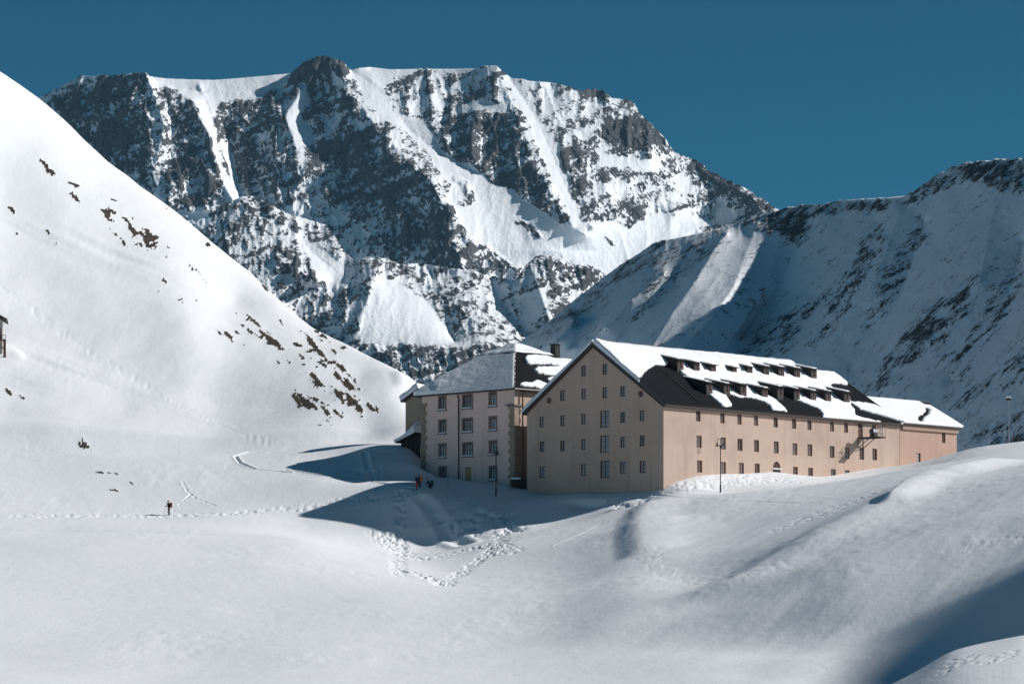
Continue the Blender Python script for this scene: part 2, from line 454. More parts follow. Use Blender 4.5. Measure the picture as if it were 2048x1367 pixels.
# --- the long slope in its own shade on the right
slope_sky = [(900, 770), (1000, 705), (1040, 683), (1080, 655), (1120, 625), (1160, 590), (1200, 560), (1240, 530), (1280, 505), (1310, 484), (1340, 478), (1380, 470), (1440, 457), (1480, 445), (1510, 435), (1545, 424), (1575, 414), (1610, 410), (1650, 408), (1680, 401), (1720, 398), (1780, 395), (1812, 391), (1830, 380), (1850, 366), (1870, 351), (1890, 342), (1905, 333), (1930, 327), (1960, 322), (2000, 319), (2048, 317), (2150, 300), (2300, 270)]
slope_bot = [(900, 960), (2300, 1000)]
slope_lines = [
    [(900, 770, 40), (1040, 683, 20), (1200, 560, 0), (1310, 484, -6), (1440, 457, -8), (1545, 424, 0), (1720, 398, 0), (1870, 351, 0), (2048, 317, 0), (2300, 270, 0)],
    [(1455, 466, -50), (1428, 500, -88), (1392, 560, -138), (1342, 630, -176), (1306, 690, -194), (1280, 760, -200)],
    [(1516, 446, -20), (1490, 510, -66), (1468, 570, -102), (1424, 635, -142), (1358, 700, -172), (1335, 750, -180)],
    [(1330, 545, -120), (1264, 600, -160), (1208, 655, -178)],
    [(1355, 560, -114), (1296, 612, -152), (1232, 680, -172)],
    [(1150, 640, -150), (1106, 690, -170)],
    [(1176, 650, -142), (1134, 700, -160)],
    [(1560, 470, -25), (1535, 560, -45), (1490, 640, -70), (1430, 720, -90)],
    [(1650, 420, -10), (1560, 560, -16), (1480, 680, -14)],
    [(1800, 420, -8), (1750, 560, -25), (1650, 700, -22), (1600, 760, -20)],
    [(1850, 440, 5), (1800, 600, -5), (1700, 740, -8)],
    [(1990, 400, -12), (1960, 560, -30), (1850, 680, -35), (1770, 770, -30)],
    [(2048, 480, 0), (2010, 640, -15), (1900, 760, -12)],
    [(2150, 400, -20), (2100, 640, -30), (1980, 800, -30), (1930, 900, -20)],
    [(900, 960, 0), (2300, 1000, 0)],
]
def slope_base(U, V):
    w = (V - 410) + 0.92 * (U - 1570)
    return np.maximum(1880 - w * 0.86, 620 + 0.12 * (2477 - w))
slope_dens = [
    ([(1440, 450), (1545, 418), (1700, 395), (1815, 385), (1860, 350), (1905, 330), (2048, 312), (2048, 350), (1960, 350), (1880, 380), (1810, 415), (1700, 420), (1600, 440), (1580, 470), (1480, 460)], 0.62),
    ([(1910, 335), (2048, 325), (2048, 385), (1990, 385), (1960, 360)], 0.72),
    ([(1700, 392), (1815, 388), (1812, 396), (1700, 403)], 0.0),
    ([(1310, 480), (1440, 462), (1400, 520), (1300, 620), (1250, 660), (1300, 560)], 0.4),
    ([(1190, 565), (1310, 482), (1350, 480), (1280, 540), (1180, 620), (1080, 690), (1060, 680)], 0.45),
    ([(1460, 465), (1510, 448), (1480, 540), (1420, 620), (1340, 690), (1330, 650), (1400, 560)], 0.10),
    ([(1570, 430), (1620, 420), (1610, 470), (1575, 480)], 0.7),
    ([(1750, 450), (1790, 455), (1720, 580), (1650, 690), (1600, 700), (1680, 560)], 0.48),
    ([(1640, 600), (1580, 700), (1450, 740), (1500, 680), (1580, 610)], 0.42),
    ([(1840, 420), (1850, 480), (1780, 620), (1690, 720), (1740, 600), (1800, 480)], 0.42),
    ([(1950, 560), (1930, 640), (1850, 700), (1790, 760), (1730, 790), (1800, 680), (1880, 600)], 0.52),
    ([(1850, 630), (1900, 640), (1820, 720), (1760, 740), (1800, 670)], 0.66),
    ([(1880, 610), (1905, 612), (1890, 630), (1870, 630)], 0.0),
    ([(2048, 480), (2048, 580), (1980, 680), (1900, 720), (1980, 600)], 0.46),
    ([(2048, 700), (2048, 760), (1960, 800), (1900, 830), (1960, 760)], 0.4),
    ([(2048, 820), (2048, 920), (1960, 920), (2000, 860)], 0.55),
]
far_terrain('shaded_mountain_slope', M_shade, slope_sky, slope_bot, slope_base, slope_lines, slope_dens, 900, 2300, 2.2, 260, 53, jag=3.5, amp=6.5, dflt=0.17, nscale=26.0, aniso=(0.75, 0.66), dens_noise=0.16, back=250, off=0.13, relief=0.45)

# valley floor under and beyond everything
gx = np.linspace(-9000, 9000, 30); gy = np.linspace(-600, 16000, 30)
VX, VY = np.meshgrid(gx, gy)
m, t, b = nodes('valley_snow')
t.links.new(mixc(t, noise_n(t, 0.01, 4, 0.5, mapped(t)), (0.87, 0.88, 0.90), (0.91, 0.92, 0.94)), b.inputs['Base Color'])
b.inputs['Roughness'].default_value = 0.8
vf = grid_mesh('valley_floor', VX, VY, VX * 0 - 7.0, m)
vf['kind'] = 'structure'

# ------------------------------------------------------------------ near ground: one height sheet through surveyed points
def wD(D):
    return np.interp(D, [30, 240, 420, 436, 490, 900], [0, 6, 17, 20, 28, 38])

ctrl = []
def row(D, pts):
    for u, v in pts:
        ctrl.append((u, v, D))
for D_, z_ in ((35, -5.5), (80, -5.2), (140, -4.8), (200, -3.8)):
    row(D_, [(u, YH - z_ * F / D_) for u in (-300, 300, 900, 1500)])
row(35, [(2400, YH + 5.0 * F / 35)]); row(80, [(2400, YH + 3.2 * F / 80)])
row(150, [(1650, 1440), (1780, 1369), (1900, 1305), (2048, 1274), (2200, 1262), (2400, 1250)])
row(190, [(1780, 1420), (2048, 1300), (2400, 1200)])
row(230, [(1500, 1395), (1700, 1392), (1850, 1375), (2048, 1315), (2400, 1160)])
row(262, [(1500, 1350), (1700, 1335), (1800, 1318), (1900, 1290), (2048, 1225), (2400, 1060)])
row(260, [(-300, 1385), (300, 1385), (800, 1383), (1200, 1375)])
row(300, [(-300, 1318), (0, 1320), (400, 1322), (800, 1318), (1100, 1308), (1300, 1275), (1500, 1220), (1700, 1168), (1900, 1118), (2048, 1075), (2400, 950)])
row(350, [(-300, 1190), (0, 1195), (400, 1200), (800, 1195), (1050, 1188), (1250, 1162), (1500, 1098), (1750, 1030), (2048, 955), (2400, 890)])
row(395, [(-300, 1098), (0, 1105), (400, 1110), (700, 1125), (900, 1145), (1050, 1130), (1250, 1092), (1450, 1048), (1700, 992), (1900, 952), (2048, 925), (2400, 880)])
row(420, [(0, 1060), (300, 1065), (600, 1078), (850, 1112), (1000, 1085), (1150, 1060), (1300, 1024), (1450, 998), (1650, 972), (1850, 938), (2048, 908), (2400, 870)])
for p in [(-300, 1030, 428), (0, 1032, 432), (180, 1031, 435), (338, 1030, 437), (500, 1025, 439), (607, 1015, 441.5), (720, 997, 443), (838, 979, 443.5),
          (607, 1030, 439.5), (720, 1050, 436.5), (780, 1074, 434), (850, 1089, 433), (930, 1072, 433.5), (1000, 1056, 434), (1100, 1045, 434.7), (1170, 1028, 435), (1230, 1008, 435.4), (1290, 994, 435.8),
          (900, 985, 446), (1000, 985, 448), (1060, 990, 449), (1150, 990, 443), (1240, 990, 438.5),
          (1020, 970, 454), (1100, 975, 470),
          (0, 1010, 440), (200, 998, 446), (330, 985, 450), (480, 975, 452), (560, 960, 455), (640, 962, 452), (720, 958, 454), (780, 945, 458),
          (600, 925, 466), (690, 915, 468), (760, 892, 471), (800, 890, 473), (834, 893, 471.5), (780, 905, 469), (828, 915, 467), (836, 934, 461), (852, 944, 467), (856, 952, 460), (890, 953, 459.5), (935, 962, 457), (985, 968, 454),
          (-300, 900, 465), (0, 920, 470), (200, 915, 474), (400, 915, 474), (520, 905, 478), (640, 885, 484), (740, 862, 490), (820, 835, 500), (860, 850, 505),
          (-300, 760, 505), (0, 800, 510), (250, 805, 520), (430, 812, 525), (560, 812, 520), (680, 800, 520), (770, 795, 520),
          (-300, 560, 570), (0, 610, 575), (200, 620, 580), (380, 655, 572), (500, 690, 568), (610, 720, 556), (720, 745, 548),
          (-300, 300, 625), (0, 400, 640), (120, 420, 640), (250, 455, 638), (370, 520, 626), (470, 600, 610),
          # wall foot of the long front and the drift beyond it
          (1327, 978, 436.2), (1345, 968, 437), (1398, 951, 440.4), (1450, 947, 444.2), (1510, 946, 448.5), (1552, 944, 451.5), (1600, 952, 455), (1640, 954, 458), (1670, 951, 460.5), (1720, 943, 464.3), (1770, 936, 468), (1820, 935, 472), (1860, 925, 475), (1913, 906, 479),
          (1441, 979, 436), (1380, 985, 432), (1550, 962, 442), (1650, 962, 446), (1740, 952, 452), (1830, 945, 455), (1960, 893, 462), (2048, 889, 455), (2200, 875, 450), (2400, 850, 450),
          (1900, 920, 455), (1980, 905, 446), (2100, 895, 440),
          (1327, 985, 445), (1500, 960, 470), (1700, 960, 490), (1913, 925, 500), (2048, 925, 500), (2300, 920, 500), (1200, 990, 470),
          (900, 930, 520), (1000, 930, 560), (1200, 960, 560), (1500, 970, 600), (1900, 975, 600), (2300, 975, 600), (1100, 960, 700), (1700, 985, 750), (2300, 985, 750), (1000, 960, 880), (1700, 990, 880), (2400, 990, 880)]:
    ctrl.append(p)
sil = [(-300, -40, 715), (0, 150, 726), (60, 190, 722), (130, 246, 714), (200, 310, 702), (280, 371, 682), (350, 420, 671), (420, 479, 656), (500, 541, 642), (560, 600, 618), (620, 651, 598), (700, 690, 576), (760, 724, 560), (800, 744, 552), (838, 776, 545), (900, 850, 545), (980, 920, 560)]
for u, v, D in sil:
    ctrl.append((u, v, D))
    if u < 900: ctrl.append((u, v - 14, D + 60))
ctrl = np.array(ctrl, float)

def tps_fit(c):
    x = np.stack([c[:, 0] / 100, wD(c[:, 2])], -1)
    r2 = ((x[:, None] - x[None]) ** 2).sum(-1)
    K = 0.5 * r2 * np.log(r2 + 1e-12) + np.eye(len(x)) * 0.004
    Pm = np.hstack([np.ones((len(x), 1)), x])
    A = np.block([[K, Pm], [Pm.T, np.zeros((3, 3))]])
    sol = np.linalg.solve(A, np.concatenate([c[:, 1], np.zeros(3)]))
    return x, sol
tx, tsol = tps_fit(ctrl)

def tps_eval(u, D):
    sh = np.broadcast(u, D).shape
    q = np.stack([np.broadcast_to(u, sh).ravel() / 100, wD(np.broadcast_to(D, sh).ravel())], -1).astype(np.float32)
    out = np.empty(len(q))
    xx = tx.astype(np.float32); wv = tsol[:-3].astype(np.float32)
    for k in range(0, len(q), 40000):
        p = q[k:k + 40000]
        r2 = (p[:, :1] - xx[None, :, 0]) ** 2 + (p[:, 1:] - xx[None, :, 1]) ** 2
        out[k:k + 40000] = (0.5 * r2 * np.log(r2 + 1e-12)) @ wv + tsol[-3] + p @ tsol[-2:]
    return out.reshape(sh)

gu = np.concatenate([np.arange(-2400, -300, 150), np.arange(-300, -20, 12), np.arange(-20, 2070, 2.5), np.arange(2070, 2400, 12), np.arange(2400, 6000, 150)])
gD = np.concatenate([np.linspace(35, 130, 20, endpoint=False), np.linspace(130, 172, 110, endpoint=False), np.linspace(172, 250, 30, endpoint=False), np.linspace(250, 426, 330, endpoint=False), np.linspace(426, 482, 210, endpoint=False), np.linspace(482, 780, 210, endpoint=False), np.linspace(780, 900, 20)])
GU, GD = np.meshgrid(gu, gD)
# tps on a coarser lattice, then refined smoothly by evaluating directly
GV = tps_eval(np.clip(GU, -300, 2400), GD)
GX = (GU - CX) * GD / F
GZ = (YH - GV) * GD / F
dsil = np.interp(GU, [s[0] for s in sil], [s[2] for s in sil])
over = np.maximum(GD - dsil, 0) * (GU < 985)
GZ -= 0.0025 * over ** 2 / (1 + over * 0.004) + 0.10 * over
GV = YH - GZ * F / GD

def surf_v():
    return YH - GZ * F / GD

def hit(u, v, dmin=60):
    """where the line of sight first meets the ground"""
    j = int(np.clip(np.searchsorted(gu, u), 1, len(gu) - 1))
    s = (u - gu[j - 1]) / (gu[j] - gu[j - 1])
    z = GZ[:, j - 1] * (1 - s) + GZ[:, j] * s
    vv = YH - z * F / gD
    k0 = np.searchsorted(gD, dmin)
    k = k0 + int(np.argmax(vv[k0:] <= v))
    if k == k0: return gD[k]
    a = (vv[k - 1] - v) / max(1e-6, vv[k - 1] - vv[k])
    return gD[k - 1] + (gD[k] - gD[k - 1]) * min(max(a, 0), 1)

def ground_z(x, y):
    u = CX + x * F / y
    j = int(np.clip(np.searchsorted(gu, u), 1, len(gu) - 1)); i = int(np.clip(np.searchsorted(gD, y), 1, len(gD) - 1))
    s = (u - gu[j - 1]) / (gu[j] - gu[j - 1]); t = (y - gD[i - 1]) / (gD[i] - gD[i - 1])
    return float((GZ[i - 1, j - 1] * (1 - s) + GZ[i - 1, j] * s) * (1 - t) + (GZ[i, j - 1] * (1 - s) + GZ[i, j] * s) * t)

def ground_pt(u, v, dmin=60):
    D = hit(u, v, dmin)
    x = (u - CX) * D / F
    return Vector((x, D, ground_z(x, D)))

def track(pts, fn, width, step=0.25, dmin=240):
    """runs fn(distance to line, signed side, metres along) over the ground near a line drawn through photo points"""
    w = [(p[0], p[1]) for p in pts]
    P3 = []
    for p, q in zip(w[:-1], w[1:]):
        n = max(2, int(math.hypot(q[0] - p[0], q[1] - p[1]) / 6))
        for k in range(n):
            P3.append(ground_pt(p[0] + (q[0] - p[0]) * k / n, p[1] + (q[1] - p[1]) * k / n, dmin))
    P3.append(ground_pt(w[-1][0], w[-1][1], dmin))
    xy = np.array([(p.x, p.y) for p in P3])
    best = np.full(GX.shape, 1e9); side = np.zeros(GX.shape); along = np.zeros(GX.shape)
    acc = 0
    for a, b in zip(xy[:-1], xy[1:]):
        d = b - a; L = math.hypot(*d)
        if L < 1e-6: continue
        y0, y1 = min(a[1], b[1]) - width, max(a[1], b[1]) + width
        x0, x1 = min(a[0], b[0]) - width, max(a[0], b[0]) + width
        i0, i1 = np.searchsorted(gD, [y0, y1])
        uu = [CX + x * F / y for x in (x0, x1) for y in (y0, y1)]
        j0, j1 = np.searchsorted(gu, [min(uu), max(uu)])
        if i1 <= i0 or j1 <= j0:
            acc += L; continue
        X = GX[i0:i1, j0:j1]; Y = GD[i0:i1, j0:j1]
        t = np.clip(((X - a[0]) * d[0] + (Y - a[1]) * d[1]) / L / L, 0, 1)
        dd = np.hypot(X - a[0] - t * d[0], Y - a[1] - t * d[1])
        sd = np.sign((X - a[0]) * d[1] - (Y - a[1]) * d[0])
        bl = best[i0:i1, j0:j1]; mk_ = dd < bl
        bl[mk_] = dd[mk_]; side[i0:i1, j0:j1][mk_] = sd[mk_]; along[i0:i1, j0:j1][mk_] = (acc + t * L)[mk_]
        acc += L
    m = best < width
    GZ[m] += fn(best[m], side[m], along[m], GX[m], GD[m])

# long soft undulation and wind-packed relief
GZ += 0.22 * fbm(GX / 17, GD / 26, 3, 3) * smooth(240, 300, GD)
hillm = smooth(470, 520, GD) * (GU < 985)
GZ += hillm * (0.9 * fbm((GX * 0.8 + GZ * 0.5) / 22, (GD - GX) / 70, 3, 5) + 0.06 * fbm(GX / 3.5, GD / 9, 3, 6) + 0.26 * fbm((GX + GD) / 4.2, (GX - GD) / 46, 4, 7) * smooth(-0.1, 0.5, fbm((GX + GD) / 26, (GX - GD) / 90, 2, 14)))
rightm = smooth(1150, 1400, GU) * smooth(250, 300, GD) * (1 - smooth(470, 490, GD))
GZ += rightm * (0.16 * fbm((GX - 0.5 * GD) / 11, (GD * 0.9 + 0.45 * GX) / 46, 3, 8) + 0.03 * fbm((GX - 0.4 * GD) / 1.6, (GD + 0.4 * GX) / 14, 3, 9))
GZ += 0.035 * fbm(GX / 1.1, GD / 3.0, 3, 12) * smooth(0.0, 0.35, fbm(GX / 14, GD / 20, 3, 13)) * smooth(240, 280, GD) * (1 - smooth(480, 500, GD))

def rough_fn(w, a, sx, sy, seed, dig=0.0):
    def fn(d, s, l, X, Y):
        f = smooth(w, w * 0.35, d)
        n_ = fbm(X / sx, Y / sy, 3, seed, 0.55)
        return f * (-1.15 * a * smooth(0.02, 0.42, n_) + 0.22 * a * smooth(-0.05, -0.5, n_) - 0.4 * dig)
    return fn
def scarp_fn(h, w, soft=0.9):   # ground steps up on the right of the line
    def fn(d, s, l, X, Y):
        sd = d * s
        return h * smooth(-0.6 * soft, soft, sd) * smooth(w, 0.0, d) * smooth(0, 6, l) * smooth(l.max(), l.max() - 6, l)
    return fn
def rut_fn(w, dep, seed=0, blk=0.0):
    def fn(d, s, l, X, Y):
        r = -dep * np.exp(-(d / (w * 0.45)) ** 2) + dep * 0.6 * np.exp(-((d - w * 0.9) / (w * 0.35)) ** 2)
        if blk: r = r * (1 + blk * fbm(l / 0.35, d * 0 + seed, 2, seed)) 
        return r
    return fn

def swell_fn(h, w):
    def fn(d, s, l, X, Y):
        return h * np.exp(-(d / w) ** 2)
    return fn
track([(1290, 1062), (1284, 1120), (1268, 1190), (1258, 1260)], swell_fn(0.8, 6.0), 16.0)
track([(1470, 1175), (1540, 1130), (1600, 1102), (1750, 1024), (1900, 955)], swell_fn(0.9, 5.0), 14.0)
track([(1480, 1255), (1600, 1275), (1720, 1262)], swell_fn(-0.9, 7.0), 18.0)
track([(1330, 1130), (1420, 1150), (1520, 1120)], swell_fn(-0.5, 6.0), 15.0)
track([(1700, 1130), (1830, 1090), (1950, 1050)], swell_fn(0.5, 8.0), 20.0)
# the trodden path along the terrace
track([(-20, 1032), (150, 1031), (338, 1031), (480, 1025), (600, 1014), (720, 997), (838, 979)], rough_fn(1.5, 0.10, 0.42, 0.8, 21, 0.08), 2.2)
# boot tracks down the bank and the broken snow at its foot
track([(800, 988), (802, 1030), (800, 1075), (795, 1110), (800, 1150)], rough_fn(1.2, 0.14, 0.36, 0.56, 22, 0.06), 2.0)
track([(1004, 992), (1004, 1040), (1000, 1085), (960, 1115), (890, 1170)], rough_fn(1.3, 0.15, 0.36, 0.56, 23, 0.06), 2.2)
track([(765, 1072), (800, 1105), (850, 1118), (900, 1110), (985, 1085), (1010, 1105)], rough_fn(2.6, 0.15, 0.36, 0.56, 24, 0.03), 2.6)
track([(800, 1140), (850, 1150), (890, 1170)], rough_fn(1.2, 0.35, 0.6, 0.9, 25, 0.05), 1.8)
track([(850, 1000), (880, 1040), (900, 1075), (930, 1090)], rut_fn(1.6, 0.26, 2, 0.5), 3.5)
track([(930, 1010), (990, 1030), (930, 1050), (1010, 1060)], rough_fn(3.0, 0.4, 0.9, 1.4, 26, 0.05), 4.0)
track([(730, 905), (735, 930), (744, 960)], rut_fn(0.7, 0.14, 3, 0.5), 2.0)
track([(700, 940), (725, 950), (760, 945)], rough_fn(2.0, 0.4, 0.8, 1.2, 27, 0.0), 3.0)
track([(570, 940), (640, 950), (760, 965), (830, 978)], rut_fn(0.45, 0.16, 4), 1.4)
# ski tracks left of the shadow
track([(500, 902), (470, 912), (480, 925), (510, 938), (580, 945)], rut_fn(0.4, 0.14, 5), 1.4)
track([(365, 962), (375, 982), (390, 995), (435, 1012)], rut_fn(0.30, 0.055, 7, 2.4), 1.2)
track([(385, 985), (362, 1005), (345, 1022)], rut_fn(0.30, 0.055, 8, 2.4), 1.2)
track([(0, 570), (70, 622), (130, 670), (200, 715), (260, 752), (330, 795)], rough_fn(1.3, 0.07, 0.6, 1.3, 28, 0.03), 2.0)
track([(330, 795), (400, 832), (470, 862), (540, 888)], rut_fn(0.45, 0.06, 9), 1.4)
# drift edges
track([(1250, 1120), (1244, 1085), (1242, 1062), (1250, 1040), (1264, 1020), (1280, 1006)], scarp_fn(0.6, 8.0, 2.2), 8.0)
track([(1215, 1002), (1245, 1012), (1275, 1008), (1300, 990)], rough_fn(1.3, 0.15, 0.6, 0.9, 29, 0.15), 2.0)
track([(1100, 1005), (1150, 998), (1200, 1000), (1250, 1005)], scarp_fn(-0.8, 4.0), 4.0)
track([(1110, 1090), (1160, 1068), (1215, 1042)], rut_fn(0.4, 0.07, 10), 1.2)
track([(1345, 975), (1400, 968), (1450, 962), (1520, 955), (1600, 962)], rough_fn(3.2, 0.10, 0.38, 0.6, 30, -0.1), 4.5)
track([(1310, 990), (1440, 1000), (1600, 1006), (1700, 990)], rut_fn(0.5, 0.05, 11), 1.4)
track([(1590, 1050), (1660, 1020), (1740, 990), (1790, 975)], rough_fn(4.5, 0.06, 0.45, 0.9, 32, 0.0), 6.0)
track([(1755, 1010), (1800, 975), (1850, 955), (1920, 940), (2000, 925)], scarp_fn(0.9, 6.0), 6.0)
track([(1280, 1090), (1300, 1120), (1340, 1150), (1420, 1165), (1500, 1150), (1560, 1125)], rough_fn(2.4, 0.03, 0.5, 1.0, 33, 0.0), 3.2)
track([(1950, 1090), (2048, 1070)], rough_fn(4.0, 0.035, 0.5, 1.0, 34, 0.0), 5.0)
track([(1910, 985), (2000, 960), (2060, 940)], rough_fn(3.5, 0.04, 0.5, 1.0, 35, 0.0), 4.5)
track([(1890, 1345), (1930, 1310), (1990, 1325), (2030, 1300)], rough_fn(0.8, 0.03, 0.25, 0.5, 36, 0.0), 1.2, dmin=60)
# hollows and gullies on the hill
track([(786, 776), (792, 764), (787, 752), (783, 738)], scarp_fn(0.5, 6.0, 1.5), 6.0)
track([(0, 690), (28, 698), (44, 708), (54, 722)], scarp_fn(0.7, 4.0), 4.0)

# bare ground on the hill: where the snow has blown off
rock_spots = [(105, 345, 14, 4), (128, 368, 9, 4), (148, 392, 8, 4), (15, 398, 5, 4), (20, 415, 8, 4), (35, 470, 5, 3), (215, 425, 6, 6), (115, 480, 5, 5), (95, 465, 4, 3), (262, 455, 14, 9), (276, 468, 16, 9), (296, 470, 11, 8), (306, 476, 6, 6), (318, 492, 10, 4), (275, 487, 7, 5), (235, 470, 12, 4), (255, 490, 9, 4), (340, 498, 5, 3), (395, 545, 9, 4), (380, 435, 9, 4), (336, 418, 4, 4), (415, 490, 4, 3), (500, 520, 10, 5), (528, 548, 8, 5), (548, 575, 8, 4), (448, 665, 12, 6), (462, 678, 9, 4), (497, 640, 9, 4), (515, 648, 9, 4), (530, 668, 12, 5), (548, 682, 10, 4), (512, 672, 10, 3), (628, 690, 16, 5), (640, 702, 8, 4), (660, 725, 9, 4), (628, 760, 12, 9), (632, 770, 6, 6), (678, 735, 10, 7), (688, 740, 9, 8), (697, 758, 10, 9), (700, 770, 8, 9), (675, 752, 8, 6), (680, 790, 9, 6), (700, 800, 10, 8), (720, 820, 12, 6), (725, 828, 9, 5), (608, 800, 18, 9), (620, 808, 11, 7), (595, 795, 12, 5), (656, 825, 9, 9), (664, 838, 9, 7), (672, 826, 7, 5), (650, 810, 5, 6), (205, 945, 9, 1.6), (220, 946, 8, 1.5), (262, 964, 5, 3), (225, 980, 8, 1.6), (170, 887, 7, 4), (160, 890, 5, 3), (45, 795, 7, 4), (15, 785, 6, 3), (585, 610, 6, 4), (560, 640, 6, 3), (690, 770, 5, 9), (740, 815, 6, 4), (668, 700, 8, 4), (580, 700, 6, 3)]
rng = random.Random(5)
for (ua, va, ub, vb, n_, sp_) in ((440, 640, 600, 720, 16, 22), (600, 690, 740, 830, 34, 26), (590, 780, 680, 840, 16, 20), (500, 535, 575, 615, 9, 7), (200, 400, 330, 510, 22, 20), (90, 330, 170, 400, 8, 12), (620, 655, 700, 700, 6, 8), (300, 560, 400, 620, 5, 20)):
    for _ in range(n_):
        q_ = rng.random()
        rock_spots.append((ua + (ub - ua) * q_ + rng.gauss(0, sp_ * 0.6), va + (vb - va) * q_ + rng.gauss(0, sp_ * 0.6), rng.uniform(2.2, 5.0), rng.uniform(1.4, 2.6)))
ROCK = np.zeros(GX.shape)
V_now = surf_v()
near_bad = GD < 430
rn = fbm((GU * 0.73 + V_now * 0.68) / 22, (V_now * 0.73 - GU * 0.68) / 6.5, 4, 71, 0.6); rn2 = fbm(GU / 3.6, V_now / 3.6, 3, 72)
for (ru, rv, ra, rb) in rock_spots:
    hd = hit(ru, rv, 430)
    j0, j1 = np.searchsorted(gu, [ru - 2.2 * ra - 12, ru + 2.2 * ra + 12])
    sl_ = (slice(None), slice(j0, j1))
    du_ = GU[sl_] - ru; dv_ = V_now[sl_] - rv
    th = 0.75 if rb > 2 else 0.1
    ca, sa = math.cos(th), math.sin(th)
    e = np.hypot((du_ * ca + dv_ * sa) / (ra * 1.9), (dv_ * ca - du_ * sa) / (rb * 1.45))
    m = 0.72 - e + 1.75 * rn[sl_] + 0.5 * rn2[sl_]
    m[np.abs(GD[sl_] - hd) > 16] = -1
    ROCK[sl_] = np.maximum(ROCK[sl_], np.clip(m * 2.6, 0, 1))
GZ += smooth(0.2, 0.9, ROCK) * (0.05 + 0.10 * fbm(GX / 1.6, (GD + GZ) / 2.2, 3, 73, 0.5))

m, t, b = nodes('near_snow')
vec = mapped(t)
at = mk(t, 'ShaderNodeAttribute', attribute_name='rock')
n1 = noise_n(t, 0.9, 6, 0.6, vec)
n2 = noise_n(t, 0.05, 3, 0.5, vec)
k = math_n(t, 'ADD', math_n(t, 'MULTIPLY', math_n(t, 'SUBTRACT', n1, 0.5), 0.8), at.outputs['Fac'])
mask = ramp(t, k, [(0.44, (0, 0, 0)), (0.52, (1, 1, 1))])
rc = ramp(t, noise_n(t, 0.6, 5, 0.65, vec), [(0.3, (0.026, 0.022, 0.019)), (0.55, (0.075, 0.06, 0.045)), (0.75, (0.12, 0.092, 0.065))])
sc_ = mixc(t, n2, (0.88, 0.895, 0.92), (0.915, 0.925, 0.945))
t.links.new(mixc(t, mask, sc_, rc), b.inputs['Base Color'])
b.inputs['Roughness'].default_value = 0.7
b.inputs['Specular IOR Level'].default_value = 0.2
n3 = noise_n(t, 0.7, 8, 0.62, mapped(t, (1, 0.45, 1)))
bump_n(t, b, n3, 0.42, 0.16)
M_ground = m
ground = grid_mesh('snow_ground', GX, GD, GZ, M_ground, {'rock': ROCK})
ground['kind'] = 'structure'

# --- mountain spur out of the picture on the right; its shadow is the dark corner
az = R(SUN_AZ)
hx, hy = math.cos(az), math.sin(az)
XR = 330.0
prof = []
for u_, v_ in ((2300, 1020), (2160, 1075), (2048, 1140), (1960, 1195), (1900, 1235), (1840, 1283), (1790, 1325), (1750, 1362)):
    p_ = ground_pt(u_, v_, 235)
    prof.append((-p_.x * hy + p_.y * hx, p_.z + (XR - (p_.x * hx + p_.y * hy)) * math.tan(R(SUN_EL))))
for x_, y_ in ((26, 232), (30, 218), (38, 204), (52, 190)):
    prof.append((-x_ * hy + y_ * hx, ground_z(x_, y_) + (XR - (x_ * hx + y_ * hy)) * math.tan(R(SUN_EL))))
prof.sort()
pc_ = np.array([p_[0] for p_ in prof]); ph_ = np.array([p_[1] for p_ in prof])
cc = np.linspace(60, 420, 181); dd_ = np.concatenate([np.linspace(-215, 0, 60, endpoint=False), np.linspace(0, 260, 70)])
CC, DD = np.meshgrid(cc, dd_)
hc_ = np.interp(CC, pc_, ph_)
hc_ = np.where(CC > pc_[-1], ph_[-1] - 1.15 * (CC - pc_[-1]), np.where(CC < pc_[0], ph_[0] - 1.15 * (pc_[0] - CC), hc_))
HZ_ = hc_ + 1.3 - np.abs(DD) * 0.92 + 5.0 * fbm(CC / 40, DD / 40, 4, 401) * smooth(3, 30, np.abs(DD))
HZ_ = np.maximum(HZ_, -6.5)
SX = (XR + DD) * hx - CC * hy; SY = (XR + DD) * hy + CC * hx
spur = grid_mesh('mountain_spur', SX, SY, HZ_, M_foot, {'rock': 0.25 + 0.3 * fbm(CC / 50, DD / 50, 3, 402)}, flip=True)
spur['kind'] = 'structure'

# ------------------------------------------------------------------ building helpers
from mathutils import Matrix
def tag(o, label, cat, group=None):
    o['label'] = label; o['category'] = cat
    if group: o['group'] = group
    return o

def thing(name, loc, label, cat, group=None):
    o = bpy.data.objects.new(name, None)
    C.objects.link(o)
    o.location = loc
    o.empty_display_size = 0.3
    return tag(o, label, cat, group)

PINV = {}
def adopt(o, parent):
    """parent while keeping o's world place; every parent here is unrotated and unscaled"""
    if parent is None: return o
    p = Vector((0, 0, 0)); q = parent
    o.parent = parent
    o.matrix_parent_inverse = WORLD[parent.name].inverted()
    return o
WORLD = {}
def reg(o, m=None):
    WORLD[o.name] = m if m is not None else Matrix.Translation(o.location)
    return o

def mesh_obj(name, verts, faces, mats, parent=None, mat_idx=None, smooth_=False, world=None):
    me = bpy.data.meshes.new(name)
    me.from_pydata([tuple(v) for v in verts], [], faces)
    for m_ in (mats if isinstance(mats, (list, tuple)) else [mats]):
        me.materials.append(m_)
    if mat_idx:
        me.polygons.foreach_set('material_index', mat_idx)
    if smooth_:
        me.polygons.foreach_set('use_smooth', [True] * len(me.polygons))
    me.update()
    return inst(name, me, parent, world)

def inst(name, me, parent=None, world=None):
    o = bpy.data.objects.new(name, me)
    C.objects.link(o)
    mw = world if world is not None else Matrix.Identity(4)
    o.matrix_basis = mw
    WORLD[o.name] = mw
    if parent is not None: adopt(o, parent)
    return o

